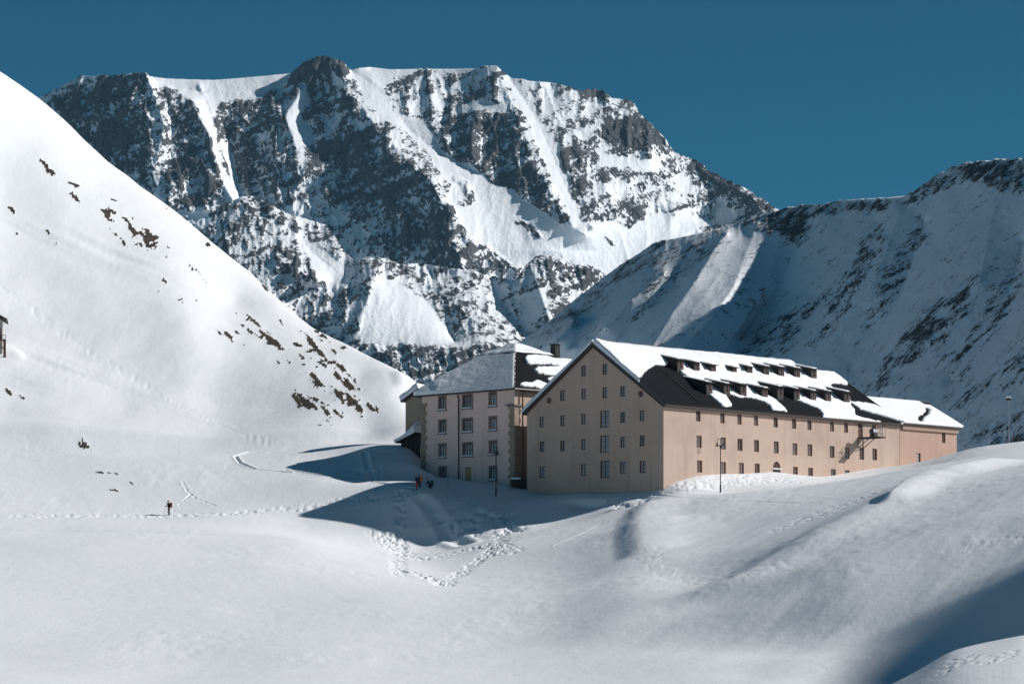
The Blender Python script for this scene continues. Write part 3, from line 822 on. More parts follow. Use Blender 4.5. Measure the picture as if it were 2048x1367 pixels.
class MB:
    """collects boxes, tubes and polygons into one mesh"""
    def __init__(self): self.v = []; self.f = []; self.mi = []
    def add(self, vs, fs, mi=0):
        k = len(self.v); self.v += [Vector(x) for x in vs]; self.f += [tuple(i + k for i in f) for f in fs]; self.mi += [mi] * len(fs); return self
    def box(self, o, ex, ey, ez, a0, a1, b0, b1, c0, c1, mi=0):
        vs = [o + ex * a + ey * b + ez * c for c in (c0, c1) for b in (b0, b1) for a in (a0, a1)]
        return self.add(vs, [(0, 2, 3, 1), (4, 5, 7, 6), (0, 1, 5, 4), (2, 6, 7, 3), (0, 4, 6, 2), (1, 3, 7, 5)], mi)
    def tube(self, pts, r, n=8, mi=0):
        pts = [Vector(p) for p in pts]
        rs = r if isinstance(r, (list, tuple)) else [r] * len(pts)
        rings = []
        for i, p in enumerate(pts):
            d = (pts[min(i + 1, len(pts) - 1)] - pts[max(i - 1, 0)]).normalized()
            s = d.cross(Vector((0, 0, 1)))
            if s.length < 0.01: s = Vector((1, 0, 0))
            s.normalize(); t_ = s.cross(d)
            rings.append([p + (s * math.cos(2 * math.pi * k / n) + t_ * math.sin(2 * math.pi * k / n)) * rs[i] for k in range(n)])
        vs = [x for rg in rings for x in rg]
        fs = [(i * n + k, i * n + (k + 1) % n, (i + 1) * n + (k + 1) % n, (i + 1) * n + k) for i in range(len(pts) - 1) for k in range(n)]
        fs += [tuple(range(n))[::-1], tuple((len(pts) - 1) * n + k for k in range(n))]
        return self.add(vs, fs, mi)
    def lathe(self, base, prof, n=14, mi=0, axis=Vector((0, 0, 1))):
        vs = [base + Vector((math.cos(2 * math.pi * k / n) * r, math.sin(2 * math.pi * k / n) * r, z)) for r, z in prof for k in range(n)]
        fs = [(i * n + k, i * n + (k + 1) % n, (i + 1) * n + (k + 1) % n, (i + 1) * n + k) for i in range(len(prof) - 1) for k in range(n)]
        return self.add(vs, fs, mi)
    def slab(self, pts, off, mi=0):
        """polygon pts thickened by vector off"""
        n = len(pts); a = [Vector(p) for p in pts]; b_ = [p + off for p in a]
        return self.add(a + b_, [tuple(range(n)), tuple(range(2 * n - 1, n - 1, -1))] + [(k, k + n, (k + 1) % n + n, (k + 1) % n) for k in range(n)], mi)
    def build(self, name, mats, parent=None, smooth_=False):
        return mesh_obj(name, self.v, self.f, mats, parent, self.mi, smooth_)

def wall_mesh(name, o, ex, en, outline, holes, mat, parent, depth=0.24):
    """a wall face with real openings and reveals; outline/holes in (along, up) metres, en points outward"""
    ez = Vector((0, 0, 1))
    bm = bmesh.new()
    def loop(pts):
        vs = [bm.verts.new(o + ex * x + ez * z) for x, z in pts]
        return vs, [bm.edges.new((vs[k], vs[(k + 1) % len(vs)])) for k in range(len(vs))]
    es = loop(outline)[1]
    hl = []
    for h in holes:
        vs, e = loop(h); es += e; hl.append(vs)
    bmesh.ops.triangle_fill(bm, use_beauty=True, use_dissolve=False, edges=es, normal=en)
    for vs in hl:
        ins = [bm.verts.new(v.co - en * depth) for v in vs]
        n = len(vs)
        for k in range(n):
            bm.faces.new((vs[k], vs[(k + 1) % n], ins[(k + 1) % n], ins[k]))
    bmesh.ops.recalc_face_normals(bm, faces=bm.faces)
    me = bpy.data.meshes.new(name)
    bm.to_mesh(me); bm.free()
    me.materials.append(mat)
    return inst(name, me, parent)

def rect(cx_, cz, w, h):
    return [(cx_ - w / 2, cz - h / 2), (cx_ + w / 2, cz - h / 2), (cx_ + w / 2, cz + h / 2), (cx_ - w / 2, cz + h / 2)]

# --- building materials
def plaster(name, c0, c1, stain):
    m, t, b = nodes(name)
    v1 = mapped(t, (1, 1, 1)); v2 = mapped(t, (1.6, 1.6, 0.10))
    n = noise_n(t, 0.35, 6, 0.65, v1)
    col = mixc(t, n, c0, c1)
    st = ramp(t, noise_n(t, 0.9, 5, 0.6, v2), [(0.52, (0, 0, 0)), (0.75, (1, 1, 1))])
    col = mixc(t, math_n(t, 'MULTIPLY', st, 0.62), col, stain)
    st2 = ramp(t, noise_n(t, 0.16, 4, 0.6, v1), [(0.5, (0, 0, 0)), (0.72, (1, 1, 1))])
    col = mixc(t, math_n(t, 'MULTIPLY', st2, 0.55), col, stain)
    t.links.new(col, b.inputs['Base Color'])
    b.inputs['Roughness'].default_value = 0.9
    b.inputs['Specular IOR Level'].default_value = 0.2
    bump_n(t, b, noise_n(t, 9, 4, 0.6, v1), 0.3, 0.02)
    return m
M_wall = plaster('beige_plaster', (0.445, 0.335, 0.27), (0.53, 0.405, 0.33), (0.34, 0.26, 0.21))
M_annex = plaster('pink_beige_plaster', (0.44, 0.295, 0.235), (0.50, 0.345, 0.28), (0.36, 0.25, 0.20))
M_pink = plaster('pink_plaster', (0.75, 0.55, 0.48), (0.81, 0.61, 0.535), (0.57, 0.41, 0.355))
M_drab = plaster('drab_plaster', (0.30, 0.25, 0.19), (0.36, 0.30, 0.23), (0.20, 0.16, 0.12))

def simple(name, c, rough=0.7, spec=0.3, metal=0.0, var=0.25, scale=3.0):
    m, t, b = nodes(name)
    n = noise_n(t, scale, 4, 0.6, mapped(t))
    t.links.new(mixc(t, n, tuple(x * (1 - var) for x in c), tuple(min(1, x * (1 + var)) for x in c)), b.inputs['Base Color'])
    b.inputs['Roughness'].default_value = rough
    b.inputs['Specular IOR Level'].default_value = spec
    b.inputs['Metallic'].default_value = metal
    return m
M_frame = simple('brown_window_wood', (0.085, 0.045, 0.035))
M_frame2 = simple('weathered_frame_wood', (0.17, 0.085, 0.062))
M_cornice = simple('cornice_stucco', (0.36, 0.25, 0.185))
M_fascia = simple('dark_eave_board', (0.05, 0.042, 0.04))
M_stone = simple('grey_brown_stone', (0.30, 0.235, 0.18), var=0.45, scale=1.2)
M_surround = simple('stone_window_surround', (0.20, 0.16, 0.145))
M_iron = simple('dark_iron', (0.02, 0.02, 0.022), 0.45, 0.5)
M_steel = simple('galvanised_steel', (0.30, 0.31, 0.33), 0.45, 0.5, 0.6)
M_rust = simple('copper_brown_pipe', (0.09, 0.055, 0.04), 0.5, 0.5)
M_wood = simple('dark_timber', (0.028, 0.024, 0.022))
M_door = simple('yellow_wood_door', (0.42, 0.27, 0.13))
M_white = simple('white_enamel', (0.72, 0.73, 0.74), 0.5)
M_brick = simple('red_brown_timber', (0.15, 0.07, 0.05))

def glass_mat(name, c0, c1):
    m, t, b = nodes(name)
    oi = t.nodes.new('ShaderNodeObjectInfo')
    n = noise_n(t, 1.3, 2, 0.5, mapped(t, (1, 1, 0.5)))
    f = math_n(t, 'ADD', math_n(t, 'MULTIPLY', oi.outputs['Random'], 0.65), math_n(t, 'MULTIPLY', n, 0.35))
    t.links.new(mixc(t, f, c0, c1), b.inputs['Base Color'])
    b.inputs['Roughness'].default_value = 0.12
    b.inputs['Specular IOR Level'].default_value = 0.5
    return m
M_glass = glass_mat('window_glass_reflection_tone', (0.14, 0.135, 0.14), (0.48, 0.46, 0.46))  # pale tone puts reflected sky and snow, with some curtain, into the base colour
M_glass_d = glass_mat('window_glass_dark', (0.02, 0.016, 0.016), (0.28, 0.24, 0.23))

M_glass_k = glass_mat('dormer_glass', (0.01, 0.01, 0.011), (0.04, 0.035, 0.033))

def roof_mat(name, c, along):
    m, t, b = nodes(name)
    n = noise_n(t, 0.7, 6, 0.65, mapped(t))
    t.links.new(mixc(t, n, tuple(x * 0.7 for x in c), tuple(x * 1.35 for x in c)), b.inputs['Base Color'])
    b.inputs['Roughness'].default_value = 0.6
    b.inputs['Specular IOR Level'].default_value = 0.1
    tc = t.nodes.new('ShaderNodeTexCoord')
    dt = mk(t, 'ShaderNodeVectorMath', operation='DOT_PRODUCT')
    dt.inputs[1].default_value = along
    t.links.new(tc.outputs['Object'], dt.inputs[0])
    fr = math_n(t, 'FRACT', math_n(t, 'MULTIPLY', dt.outputs['Value'], 1 / 0.55))
    seam = math_n(t, 'LESS_THAN', fr, 0.14)
    h = math_n(t, 'ADD', math_n(t, 'MULTIPLY', seam, 0.05), math_n(t, 'MULTIPLY', n, 0.03))
    bump_n(t, b, h, 1.0, 1.0)
    return m

m, t, b = nodes('settled_roof_snow')
t.links.new(mixc(t, noise_n(t, 0.5, 4, 0.6, mapped(t)), (0.88, 0.895, 0.92), (0.915, 0.925, 0.945)), b.inputs['Base Color'])
b.inputs['Roughness'].default_value = 0.7
b.inputs['Specular IOR Level'].default_value = 0.2
bump_n(t, b, noise_n(t, 1.6, 5, 0.6, mapped(t)), 0.4, 0.12)
M_snow = m
m, t, b = nodes('thin_streaked_snow')
streak = noise_n(t, 1.0, 6, 0.65, mapped(t, (1.5, 1.5, 0.35), (0.2, 0.5, 0)))
f = ramp(t, streak, [(0.36, (1, 1, 1)), (0.52, (0, 0, 0))])
t.links.new(mixc(t, math_n(t, 'MULTIPLY', f, 0.26), (0.88, 0.895, 0.92), (0.16, 0.165, 0.18)), b.inputs['Base Color'])
b.inputs['Roughness'].default_value = 0.75
bump_n(t, b, streak, 0.6, 0.25)
M_thin = m

def window_mesh(key, w, h, cols, rows_, fw=0.085, bar=0.045):
    """pane and frame meshes in local axes x along the wall, y outward, z up"""
    X, Y, Z = Vector((1, 0, 0)), Vector((0, 1, 0)), Vector((0, 0, 1)); O = Vector((0, 0, 0))
    p = MB().box(O, X, Y, Z, -w / 2, w / 2, -0.03, -0.012, -h / 2, h / 2)
    f = MB()
    f.box(O, X, Y, Z, -w / 2, -w / 2 + fw, -0.04, 0.05, -h / 2, h / 2)
    f.box(O, X, Y, Z, w / 2 - fw, w / 2, -0.04, 0.05, -h / 2, h / 2)
    f.box(O, X, Y, Z, -w / 2 + fw, w / 2 - fw, -0.04, 0.048, h / 2 - fw, h / 2)
    f.box(O, X, Y, Z, -w / 2 + fw, w / 2 - fw, -0.04, 0.048, -h / 2, -h / 2 + fw)
    for k in range(1, cols):
        x = -w / 2 + w * k / cols
        f.box(O, X, Y, Z, x - bar, x + bar, -0.01, 0.04, -h / 2 + fw, h / 2 - fw)
    for k in range(1, rows_):
        z = -h / 2 + h * k / rows_
        f.box(O, X, Y, Z, -w / 2 + fw, w / 2 - fw, -0.01, 0.03, z - bar * 0.55, z + bar * 0.55)
    out = []
    for nm, q, mt in (('window', p, None), ('frame', f, None)):
        me = bpy.data.meshes.new(key + '_' + nm)
        me.from_pydata([tuple(v) for v in q.v], [], q.f); me.update()
        out.append(me)
    return out
WM = {}
def window(parent, pos, ex, en, w, h, cols, rows_, glass=None, frame=None, fw=0.085, bar=0.04, recess=0.16, sub=True):
    glass = glass or M_glass; frame = frame or M_frame
    key = (round(w, 2), round(h, 2), cols, rows_, glass.name, frame.name, fw)
    if key not in WM:
        a_, b_ = window_mesh('pane_%d' % len(WM), w, h, cols, rows_, fw, bar)
        a_.materials.append(glass); b_.materials.append(frame)
        WM[key] = (a_, b_)
    mw = Matrix.Translation(pos - en * recess) @ Matrix((ex, en, Vector((0, 0, 1)))).transposed().to_4x4()
    o = inst('window', WM[key][0], parent, mw)
    inst('window_frame', WM[key][1], o if sub else parent, mw)
    return o

def snow_sheet(name, o, e1, e2, en, L1, L2, inside, thick, parent, seed, step=0.16, mat=None, lump=0.25):
    """settled snow on a plane o + e1*a + e2*b; inside(a, b) is true where it lies"""
    na = int(L1 / step) + 1; nb = int(L2 / step) + 1
    A, B = np.meshgrid(np.linspace(0, L1, na), np.linspace(0, L2, nb))
    msk = inside(A, B).astype(float)
    sm = blur(msk, 5)
    th = np.clip((sm - 0.30) / 0.55, 0, 1)
    tt = thick(A, B) if callable(thick) else thick
    H = np.sqrt(th) * tt * (1 + lump * fbm(A / 1.7, B / 1.7, 4, seed)) + 0.02
    keep = sm > 0.30
    cell = keep[:-1, :-1] & keep[1:, :-1] & keep[1:, 1:] & keep[:-1, 1:]
    idx = np.full(A.shape, -1); used_ = np.zeros(A.shape, bool)
    used_[:-1, :-1] |= cell; used_[1:, :-1] |= cell; used_[1:, 1:] |= cell; used_[:-1, 1:] |= cell
    idx[used_] = np.arange(used_.sum())
    oo = np.array(o); a1 = np.array(e1); a2 = np.array(e2); an = np.array(en)
    pts = oo + A[used_][:, None] * a1 + B[used_][:, None] * a2 + H[used_][:, None] * an
    # border vertices sink to the roof
    i, j = np.nonzero(cell)
    q = np.stack([idx[i, j], idx[i, j + 1], idx[i + 1, j + 1], idx[i + 1, j]], -1)
    # skirt
    edges = {}
    for f in q.tolist():
        for k in range(4):
            e = (f[k], f[(k + 1) % 4])
            if (e[1], e[0]) in edges: del edges[(e[1], e[0])]
            else: edges[e] = 1
    base = oo + A[used_][:, None] * a1 + B[used_][:, None] * a2 + 0.005 * an
    vs = np.vstack([pts, base]); n0 = len(pts)
    fs = q.tolist() + [[e[1], e[0], e[0] + n0, e[1] + n0] for e in edges]
    me = bpy.data.meshes.new(name)
    me.from_pydata(vs.tolist(), [], fs)
    me.polygons.foreach_set('use_smooth', [True] * len(fs))
    me.materials.append(mat or M_snow)
    me.update()
    return inst(name, me, parent)

def unproj(u, v, p0, nrm):
    d = Vector(((u - CX) / F, 1, (YH - v) / F))
    return d * (p0.dot(nrm) / d.dot(nrm))

EZ = Vector((0, 0, 1))
# ------------------------------------------------------------------ the long main house
PHI = R(47.5)
DC = 436.0
CO = Vector(((1327 - CX) * DC / F, DC, 0))
ea = Vector((math.cos(PHI), math.sin(PHI), 0)); eg = Vector((-math.sin(PHI), math.cos(PHI), 0))
nf = -eg                                            # outward from the long front
ng = -ea                                            # outward from the gable
def along(u, o, e):
    k = (u - CX) / F
    return (k * o.y - o.x) / (e.x - k * e.y)
def zat(v, p):
    return (YH - v) * p.y / F
ZB = 17.5
WG = along(1054, CO, eg)
SM = along(1799, CO, ea)
SA = along(1913, CO, ea)
ZW = zat(808, CO)                                   # top of the front wall
ZR = zat(691, CO + eg * WG / 2)                     # ridge
house = reg(thing('hospice_house', CO + ea * 20 + eg * 10 + EZ * 20.5, 'long beige house with gable end, snowy dark roof and two rows of dormers', 'building'))
OVH = 0.5
slope_t = (ZR - ZW) / (WG / 2)
p_eave = CO - eg * OVH + EZ * (ZW - OVH * slope_t + 0.28)
nroof = ea.cross((eg + EZ * slope_t).normalized()).normalized()
if nroof.z < 0: nroof = -nroof
er = (eg + EZ * slope_t).normalized()               # up the front roof
LR = (WG / 2 + OVH) * math.sqrt(1 + slope_t ** 2)
ZRr = ZR + 0.28
def rp(u, v):
    """photo point to front roof plane coordinates (along, up the slope)"""
    p = unproj(u, v, p_eave, nroof) - p_eave
    return p.dot(ea), p.dot(er)
def rpt(s, r, h=0.0):
    return p_eave + ea * s + er * r + nroof * h

# windows of the gable: photo centre, kind
gw = []
def Z1(x, y): return (1020 + x / 3.906, 660 + y / 3.906)
gable_small = [(577, 318), (741, 305), (410, 510), (577, 498), (741, 487), (881, 477), (249, 716), (411, 706), (576, 693), (881, 680), (1033, 667), (250, 908), (410, 902), (576, 892), (881, 872), (1033, 863)]
gable_low = [(251, 1108), (577, 1090), (882, 1072), (1036, 1066)]
gable_big = [(739, 694), (739, 888), (741, 1086)]
gable_round = [(306, 549), (1022, 497)]
holes = []; todo = []
def gq(x, y):
    u, v = Z1(x, y); q = along(u, CO, eg); return q, zat(v, CO + eg * q)
for lst, w, h, c_, r_ in ((gable_small, 0.80, 1.30, 2, 3), (gable_low, 0.98, 1.42, 2, 3), (gable_big, 1.48, 2.08, 2, 3)):
    for x, y in lst:
        q, z = gq(x, y)
        holes.append(rect(q, z, w, h)); todo.append((q, z, w, h, c_, r_))
for x, y in gable_round:
    q, z = gq(x, y)
    holes.append([(q + 0.36 * math.cos(k * math.pi / 8), z + 0.36 * math.sin(k * math.pi / 8)) for k in range(16)])
outline = [(0, ZB), (0, ZW), (WG / 2, ZR), (WG, ZW), (WG, ZB)]
gable_wall = wall_mesh('gable_wall', CO, eg, ng, outline, holes, M_wall, house)
for q, z, w, h, c_, r_ in todo:
    window(house, CO + eg * q + EZ * z, eg, ng, w, h, c_, r_, M_glass, M_frame, fw=0.10)
for x, y in gable_round:
    q, z = gq(x, y); c0 = CO + eg * q + EZ * z
    mb = MB()
    ring = [(0.29, 0.37)]
    n = 20
    for k in range(n):
        a0, a1 = 2 * math.pi * k / n, 2 * math.pi * (k + 1) / n
        mb.add([c0 + (eg * math.cos(a) + EZ * math.sin(a)) * r_ + ng * d for a in (a0, a1) for r_, d in ((0.25, 0.02), (0.40, 0.02), (0.40, -0.1), (0.25, -0.1))],
               [(0, 1, 5, 4), (1, 2, 6, 5), (2, 3, 7, 6), (3, 0, 4, 7)])
    rim = mb.build('round_window', M_frame2, house)
    pn = MB().add([c0 - ng * 0.12 + (eg * math.cos(2 * math.pi * k / n) + EZ * math.sin(2 * math.pi * k / n)) * 0.34 for k in range(n)], [tuple(range(n))])
    pn.build('pane', M_glass_d, rim)

# the long front
def Z2(x, y): return (1300 + x / 4.556, 680 + y / 4.556)
def Z3(x, y): return (1600 + x / 5.064, 700 + y / 5.064)
fw1 = [Z2(440, 692), Z2(660, 710), Z2(815, 720), Z2(966, 730), Z2(1146, 747), Z2(1313, 760), Z2(1453, 772), Z3(324, 770), Z3(467, 782), Z3(748, 803)]
fw2 = [Z2(447, 922), Z2(667, 937), Z2(820, 950), Z2(971, 960), Z2(1150, 973), Z2(1320, 993), Z2(1457, 1003), Z3(325, 1032), Z3(478, 1045), Z3(626, 1050), Z3(757, 1053)]
fw3 = [Z2(452, 1163), Z2(668, 1162), Z2(833, 1167), Z2(977, 1172), Z2(1325, 1205), Z2(1463, 1215), Z3(337, 1262), Z3(477, 1272)]
holes = []; todo = []
def fs(u, v):
    s = along(u, CO, ea); return s, zat(v, CO + ea * s)
rowz = []
for lst, w, h, c_ in ((fw1, 0.86, 1.30, 2), (fw2, 1.0, 1.50, 2), (fw3, 1.0, 1.48, 2)):
    zz = [fs(*p)[1] for p in lst]
    rowz.append(sum(zz) / len(zz))
    for p in lst:
        s, z = fs(*p)
        z = 0.55 * z + 0.45 * rowz[-1]
        if p[0] < 1520 and lst is fw3: z = max(z, rowz[-1])
        todo.append((s, z, w, h, c_)); holes.append(rect(s, z, w, h))
# door to the hoist platform and the arched door
sd_, zd_ = fs(*Z3(612, 800))
holes.append(rect(sd_, zd_, 1.0, 2.2))
sa_, zt_ = fs(*Z2(1155, 1104))
arch = [(sa_ - 0.78, zt_ - 2.9), (sa_ + 0.78, zt_ - 2.9)] + [(sa_ + 0.78 * math.cos(k * math.pi / 10), zt_ - 0.85 + 0.85 * math.sin(k * math.pi / 10)) for k in range(11)]
holes.append(arch)
front_wall = wall_mesh('front_wall', CO, ea, nf, [(0, ZB), (SM, ZB), (SM, ZW), (0, ZW)], holes, M_wall, house)
for s, z, w, h, c_ in todo:
    window(house, CO + ea * s + EZ * z, ea, nf, w, h, c_, 2, M_glass_d, M_frame2, fw=0.09)
dk = MB().box(CO + ea * sd_ + EZ * zd_, ea, nf, EZ, -0.5, 0.5, -0.2, -0.14, -1.1, 1.1)
for zz in (-0.75, -0.1, 0.55):
    dk.box(CO + ea * sd_ + EZ * zd_, ea, nf, EZ, -0.38, 0.38, -0.14, -0.115, zz, zz + 0.45)
dk.build('door', M_frame, house)
ad = MB()
n = len(arch)
ad.add([CO + ea * x + EZ * z - nf * 0.16 for x, z in arch], [tuple(range(n))])
arch_door = ad.build('arched_door', M_frame, house)
MB().box(CO + ea * sa_ + EZ * (zt_ - 0.98), ea, nf, EZ, -0.95, 0.95, -0.12, 0.10, 0, 0.14).build('transom', M_white, arch_door)
fan = MB()
for k in range(1, 6):
    an = math.pi * k / 6
    c0 = CO + ea * sa_ + EZ * (zt_ - 0.82) - nf * 0.14
    fan.tube([c0, c0 + (ea * math.cos(an) + EZ * math.sin(an)) * 0.76], 0.035, 5)
fan.build('fanlight_bar', M_frame2, arch_door)
mb = MB()
for k in range(3):
    r_ = (0.30, 0.24, 0.0)[k]
u_, v_ = Z2(450, 1010); s, z = fs(u_, v_)
c0 = CO + ea * s + EZ * z
n = 16
mb.add([c0 + nf * 0.05 + (ea * math.cos(2 * math.pi * k / n) + EZ * math.sin(2 * math.pi * k / n)) * 0.32 for k in range(n)] + [c0 + (ea * math.cos(2 * math.pi * k / n) + EZ * math.sin(2 * math.pi * k / n)) * 0.32 for k in range(n)],
       [tuple(range(n))] + [(k, k + n, (k + 1) % n + n, (k + 1) % n) for k in range(n)])
vent = mb.build('round_vent', M_stone, house)
# remaining walls
MB().add([CO + eg * WG + EZ * ZB, CO + eg * WG + ea * SM + EZ * ZB, CO + eg * WG + ea * SM + EZ * ZW, CO + eg * WG + EZ * ZW], [(0, 1, 2, 3)]).build('rear_wall', M_wall, house)
MB().add([CO + ea * SM + EZ * ZB, CO + ea * SM + eg * WG + EZ * ZB, CO + ea * SM + eg * WG + EZ * ZW, CO + ea * SM + EZ * ZW], [(0, 1, 2, 3)]).build('end_wall', M_wall, house)
# cornice in two steps
cm = MB().box(CO + EZ * ZW, ea, nf, EZ, -0.02, SM, 0.0, 0.20, -0.42, -0.02)
cm.box(CO + EZ * ZW, ea, nf, EZ, -0.04, SM, 0.0, 0.34, -0.16, 0.05)
cm.build('cornice', M_cornice, house)
# roof
M_roofA = roof_mat('slate_roof_front', (0.009, 0.0095, 0.011), tuple(ea))
RO = 0.35
ridge_s = along(1580, CO + eg * WG / 2 , ea)
pts2d = [(-RO, 0.0), (SM + 0.15, 0.0)] + [rp(1664, 744), rp(1608, 739)] + [(ridge_s, LR), (-RO, LR)]
hipA = pts2d[2]; hipB = pts2d[3]
rf = MB().slab([rpt(s, r) for s, r in pts2d], -nroof * 0.26)
erb = (-eg + EZ * slope_t).normalized()
p_back = CO + eg * (WG + OVH) + EZ * (ZW - OVH * slope_t + 0.28)
nback = Vector((-nroof.x, -nroof.y, nroof.z))
def bpt(s, r, h=0.0): return p_back + ea * s + erb * r + nback * h
rf.slab([bpt(-RO, 0), bpt(-RO, LR - 0.01), bpt(ridge_s, LR - 0.01), bpt(SM - 6, LR * 0.6), bpt(SM, 0)][::-1], -nback * 0.26)
pr = rpt(*hipA); pq = rpt(*hipB); prr = rpt(ridge_s, LR)
rf.add([rpt(SM + 0.15, 0), pr, bpt(SM, 0), bpt(SM - 6, LR * 0.6), pq, prr, bpt(ridge_s, LR - 0.01)], [(0, 2, 3, 1), (1, 3, 4), (4, 3, 6, 5)])
roof = rf.build('roof', M_roofA, house)
# eave gutter and verge boards
mb = MB().tube([rpt(-RO, -0.05, -0.12), rpt(SM + 0.15, -0.05, -0.12)], 0.11, 8)
mb.build('gutter', M_fascia, roof)
for pf, nn in ((rpt, nroof), (bpt, nback)):
    q0, q1 = pf(-RO - 0.03, 0), pf(-RO - 0.03, LR)
    d = (q1 - q0)
    vb = MB().slab([q0 + nn * 0.05, q1 + nn * 0.05, q1 - nn * 0.36, q0 - nn * 0.36], -ea * 0.06)
    vb.build('verge_board', M_fascia, roof)
mb = MB().tube([rpt(-RO, LR + 0.02, 0.02), rpt(ridge_s, LR + 0.02, 0.02)], 0.12, 8)
mb.tube([pq, pr], 0.12, 8).tube([pr, rpt(SM + 0.1, 0.1)], 0.13, 8).tube([rpt(ridge_s, LR), pq], 0.12, 8)
mb.build('ridge_cap', M_fascia, roof)
# a seam batten running up the bare part
b0, b1 = rp(1318, 735), rp(1400, 806)
MB().tube([rpt(b0[0], b0[1], 0.05), rpt(b1[0], b1[1], 0.05)], 0.07, 6).build('roof_batten', M_fascia, roof)

# snow left on the front roof
bare = [[(1272, 759), (1282, 753), (1288, 744), (1300, 735), (1312, 730), (1330, 731), (1338, 720), (1356, 720), (1356, 742), (1370, 751), (1385, 760), (1411, 768), (1415, 789), (1428, 797), (1440, 807), (1442, 818), (1320, 812)],
        [(1449, 784), (1456, 799), (1463, 808), (1464, 822), (1546, 826), (1539, 811), (1526, 803), (1497, 794), (1486, 796), (1462, 790)],
        [(1523, 774), (1554, 773), (1589, 780), (1590, 798), (1606, 806), (1640, 818), (1645, 830), (1572, 826), (1569, 816), (1554, 802), (1538, 792), (1523, 787)],
        [(1658, 771), (1665, 767), (1680, 768), (1693, 772), (1700, 760), (1830, 840), (1790, 850), (1709, 832), (1708, 818), (1699, 808), (1697, 792), (1680, 782), (1665, 776)],
        [(1645, 828), (1568, 822), (1440, 812), (1330, 806), (1330, 812), (1440, 822), (1568, 830), (1645, 836)],
        [(1575, 716), (1590, 724), (1604, 737), (1640, 742), (1670, 746), (1700, 765), (1790, 835), (1806, 838), (1700, 735), (1600, 705)]]
bare2 = [[rp(u, v) for u, v in pl] for pl in bare]
def ins_roof(A, B):
    a_ = A - RO + 0.35 * 0; m_ = np.ones(A.shape, bool)
    wa = A - RO + 0.28 * fbm(A / 0.9, B / 0.9, 3, 91); wb = B + 0.28 * fbm(A / 0.9 + 30, B / 0.9, 3, 92)
    m_ &= in_poly(A - RO, np.clip(B, 0.01, LR - 0.01), pts2d)
    for pl in bare2: m_ &= ~in_poly(wa, wb, pl)
    return m_
def th_roof(A, B):
    h_ = 0.18 + 0.14 * smooth(LR * 0.45, LR * 0.9, B) + 0.30 * smooth(5, 1, A)
    cu, cr = rp(1450, 728)
    return h_ + 0.30 * np.exp(-(((A - RO - cu) / 6) ** 2 + ((B - cr) / 2.6) ** 2))
snow_sheet('roof_snow', rpt(-RO, 0), ea, er, nroof, SM + 0.6, LR + 0.02, ins_roof, th_roof, roof, 95)
snow_sheet('roof_snow', bpt(-RO, 0), ea, erb, nback, SM, LR + 0.1, lambda A, B: (A < SM - 5 - 0.2 * B), 0.45, roof, 96, step=0.4)

# dormers
def dormer(u, v, sz=1.0):
    s0, r0 = rp(u, v)
    base = rpt(s0, r0)
    W_, H_ = 1.22 * (0.4 + 0.6 * sz), 1.55 * sz
    o = MB()
    Ld = H_ / (slope_t - 0.23)
    hw = W_ / 2
    b0_, b1_ = base - ea * hw - EZ * 0.25, base + ea * hw - EZ * 0.25
    t0, t1 = base - ea * hw + EZ * H_, base + ea * hw + EZ * H_
    k0, k1 = t0 + eg * Ld + EZ * Ld * 0.23, t1 + eg * Ld + EZ * Ld * 0.23
    ww, wh, wz = 0.62 * sz, 0.92 * sz, 0.92 * sz
    fr = [(-hw, -0.25), (hw, -0.25), (hw, H_), (-hw, H_)]
    d_ = wall_mesh('dormer', base, ea, nf, fr, [rect(0, wz, ww, wh)], M_wood, house, 0.12)
    # cheeks
    ck = MB().add([b0_, t0, k0], [(0, 1, 2)]).add([b1_, k1, t1], [(0, 1, 2)])
    ck.build('cheek', M_wood, d_)
    window(d_, base + EZ * wz, ea, nf, ww, wh, 1, 2, M_glass_k, M_frame2, fw=0.09, recess=0.04, sub=False)
    ov = 0.16
    q = [t0 - ea * ov + nf * 0.28 - EZ * 0.05, t1 + ea * ov + nf * 0.28 - EZ * 0.05, k1 + ea * ov + eg * 0.3 + EZ * 0.051, k0 - ea * ov + eg * 0.3 + EZ * 0.051]
    nd = (q[1] - q[0]).cross(q[3] - q[0]).normalized()
    if nd.z < 0: nd = -nd
    MB().slab([p + nd * 0.1 for p in q], -nd * 0.1).build('dormer_roof', M_fascia, d_)
    L_ = (q[3] - q[0]).length
    snow_sheet('roof_snow', q[0] + nd * 0.1, ea, (q[3] - q[0]).normalized(), nd, W_ + 2 * ov, L_ + 0.6, lambda A, B: (A > 0.02) & (A < W_ + 2 * ov - 0.02) & (B > 0.35 + 0.25 * vnoise(A * 2, B * 0 + u)), 0.09, d_, int(u), step=0.14)
    return d_
for u, z_ in zip((1361, 1394, 1427, 1469, 1500, 1533, 1563, 1595, 1628), (1.0, 0.86, 0.74, 0.66, 0.8, 0.92, 0.95, 0.95, 0.98)):
    dormer(u, 744 + 0.065 * (u - 1361), z_)
for u, z_ in zip((1419, 1454, 1487, 1530, 1561, 1594, 1627, 1657, 1694), (1.0, 1.0, 1.03, 0.85, 1.05, 0.95, 0.9, 0.93, 1.0)):
    dormer(u, 790 + 0.064 * (u - 1419), z_)

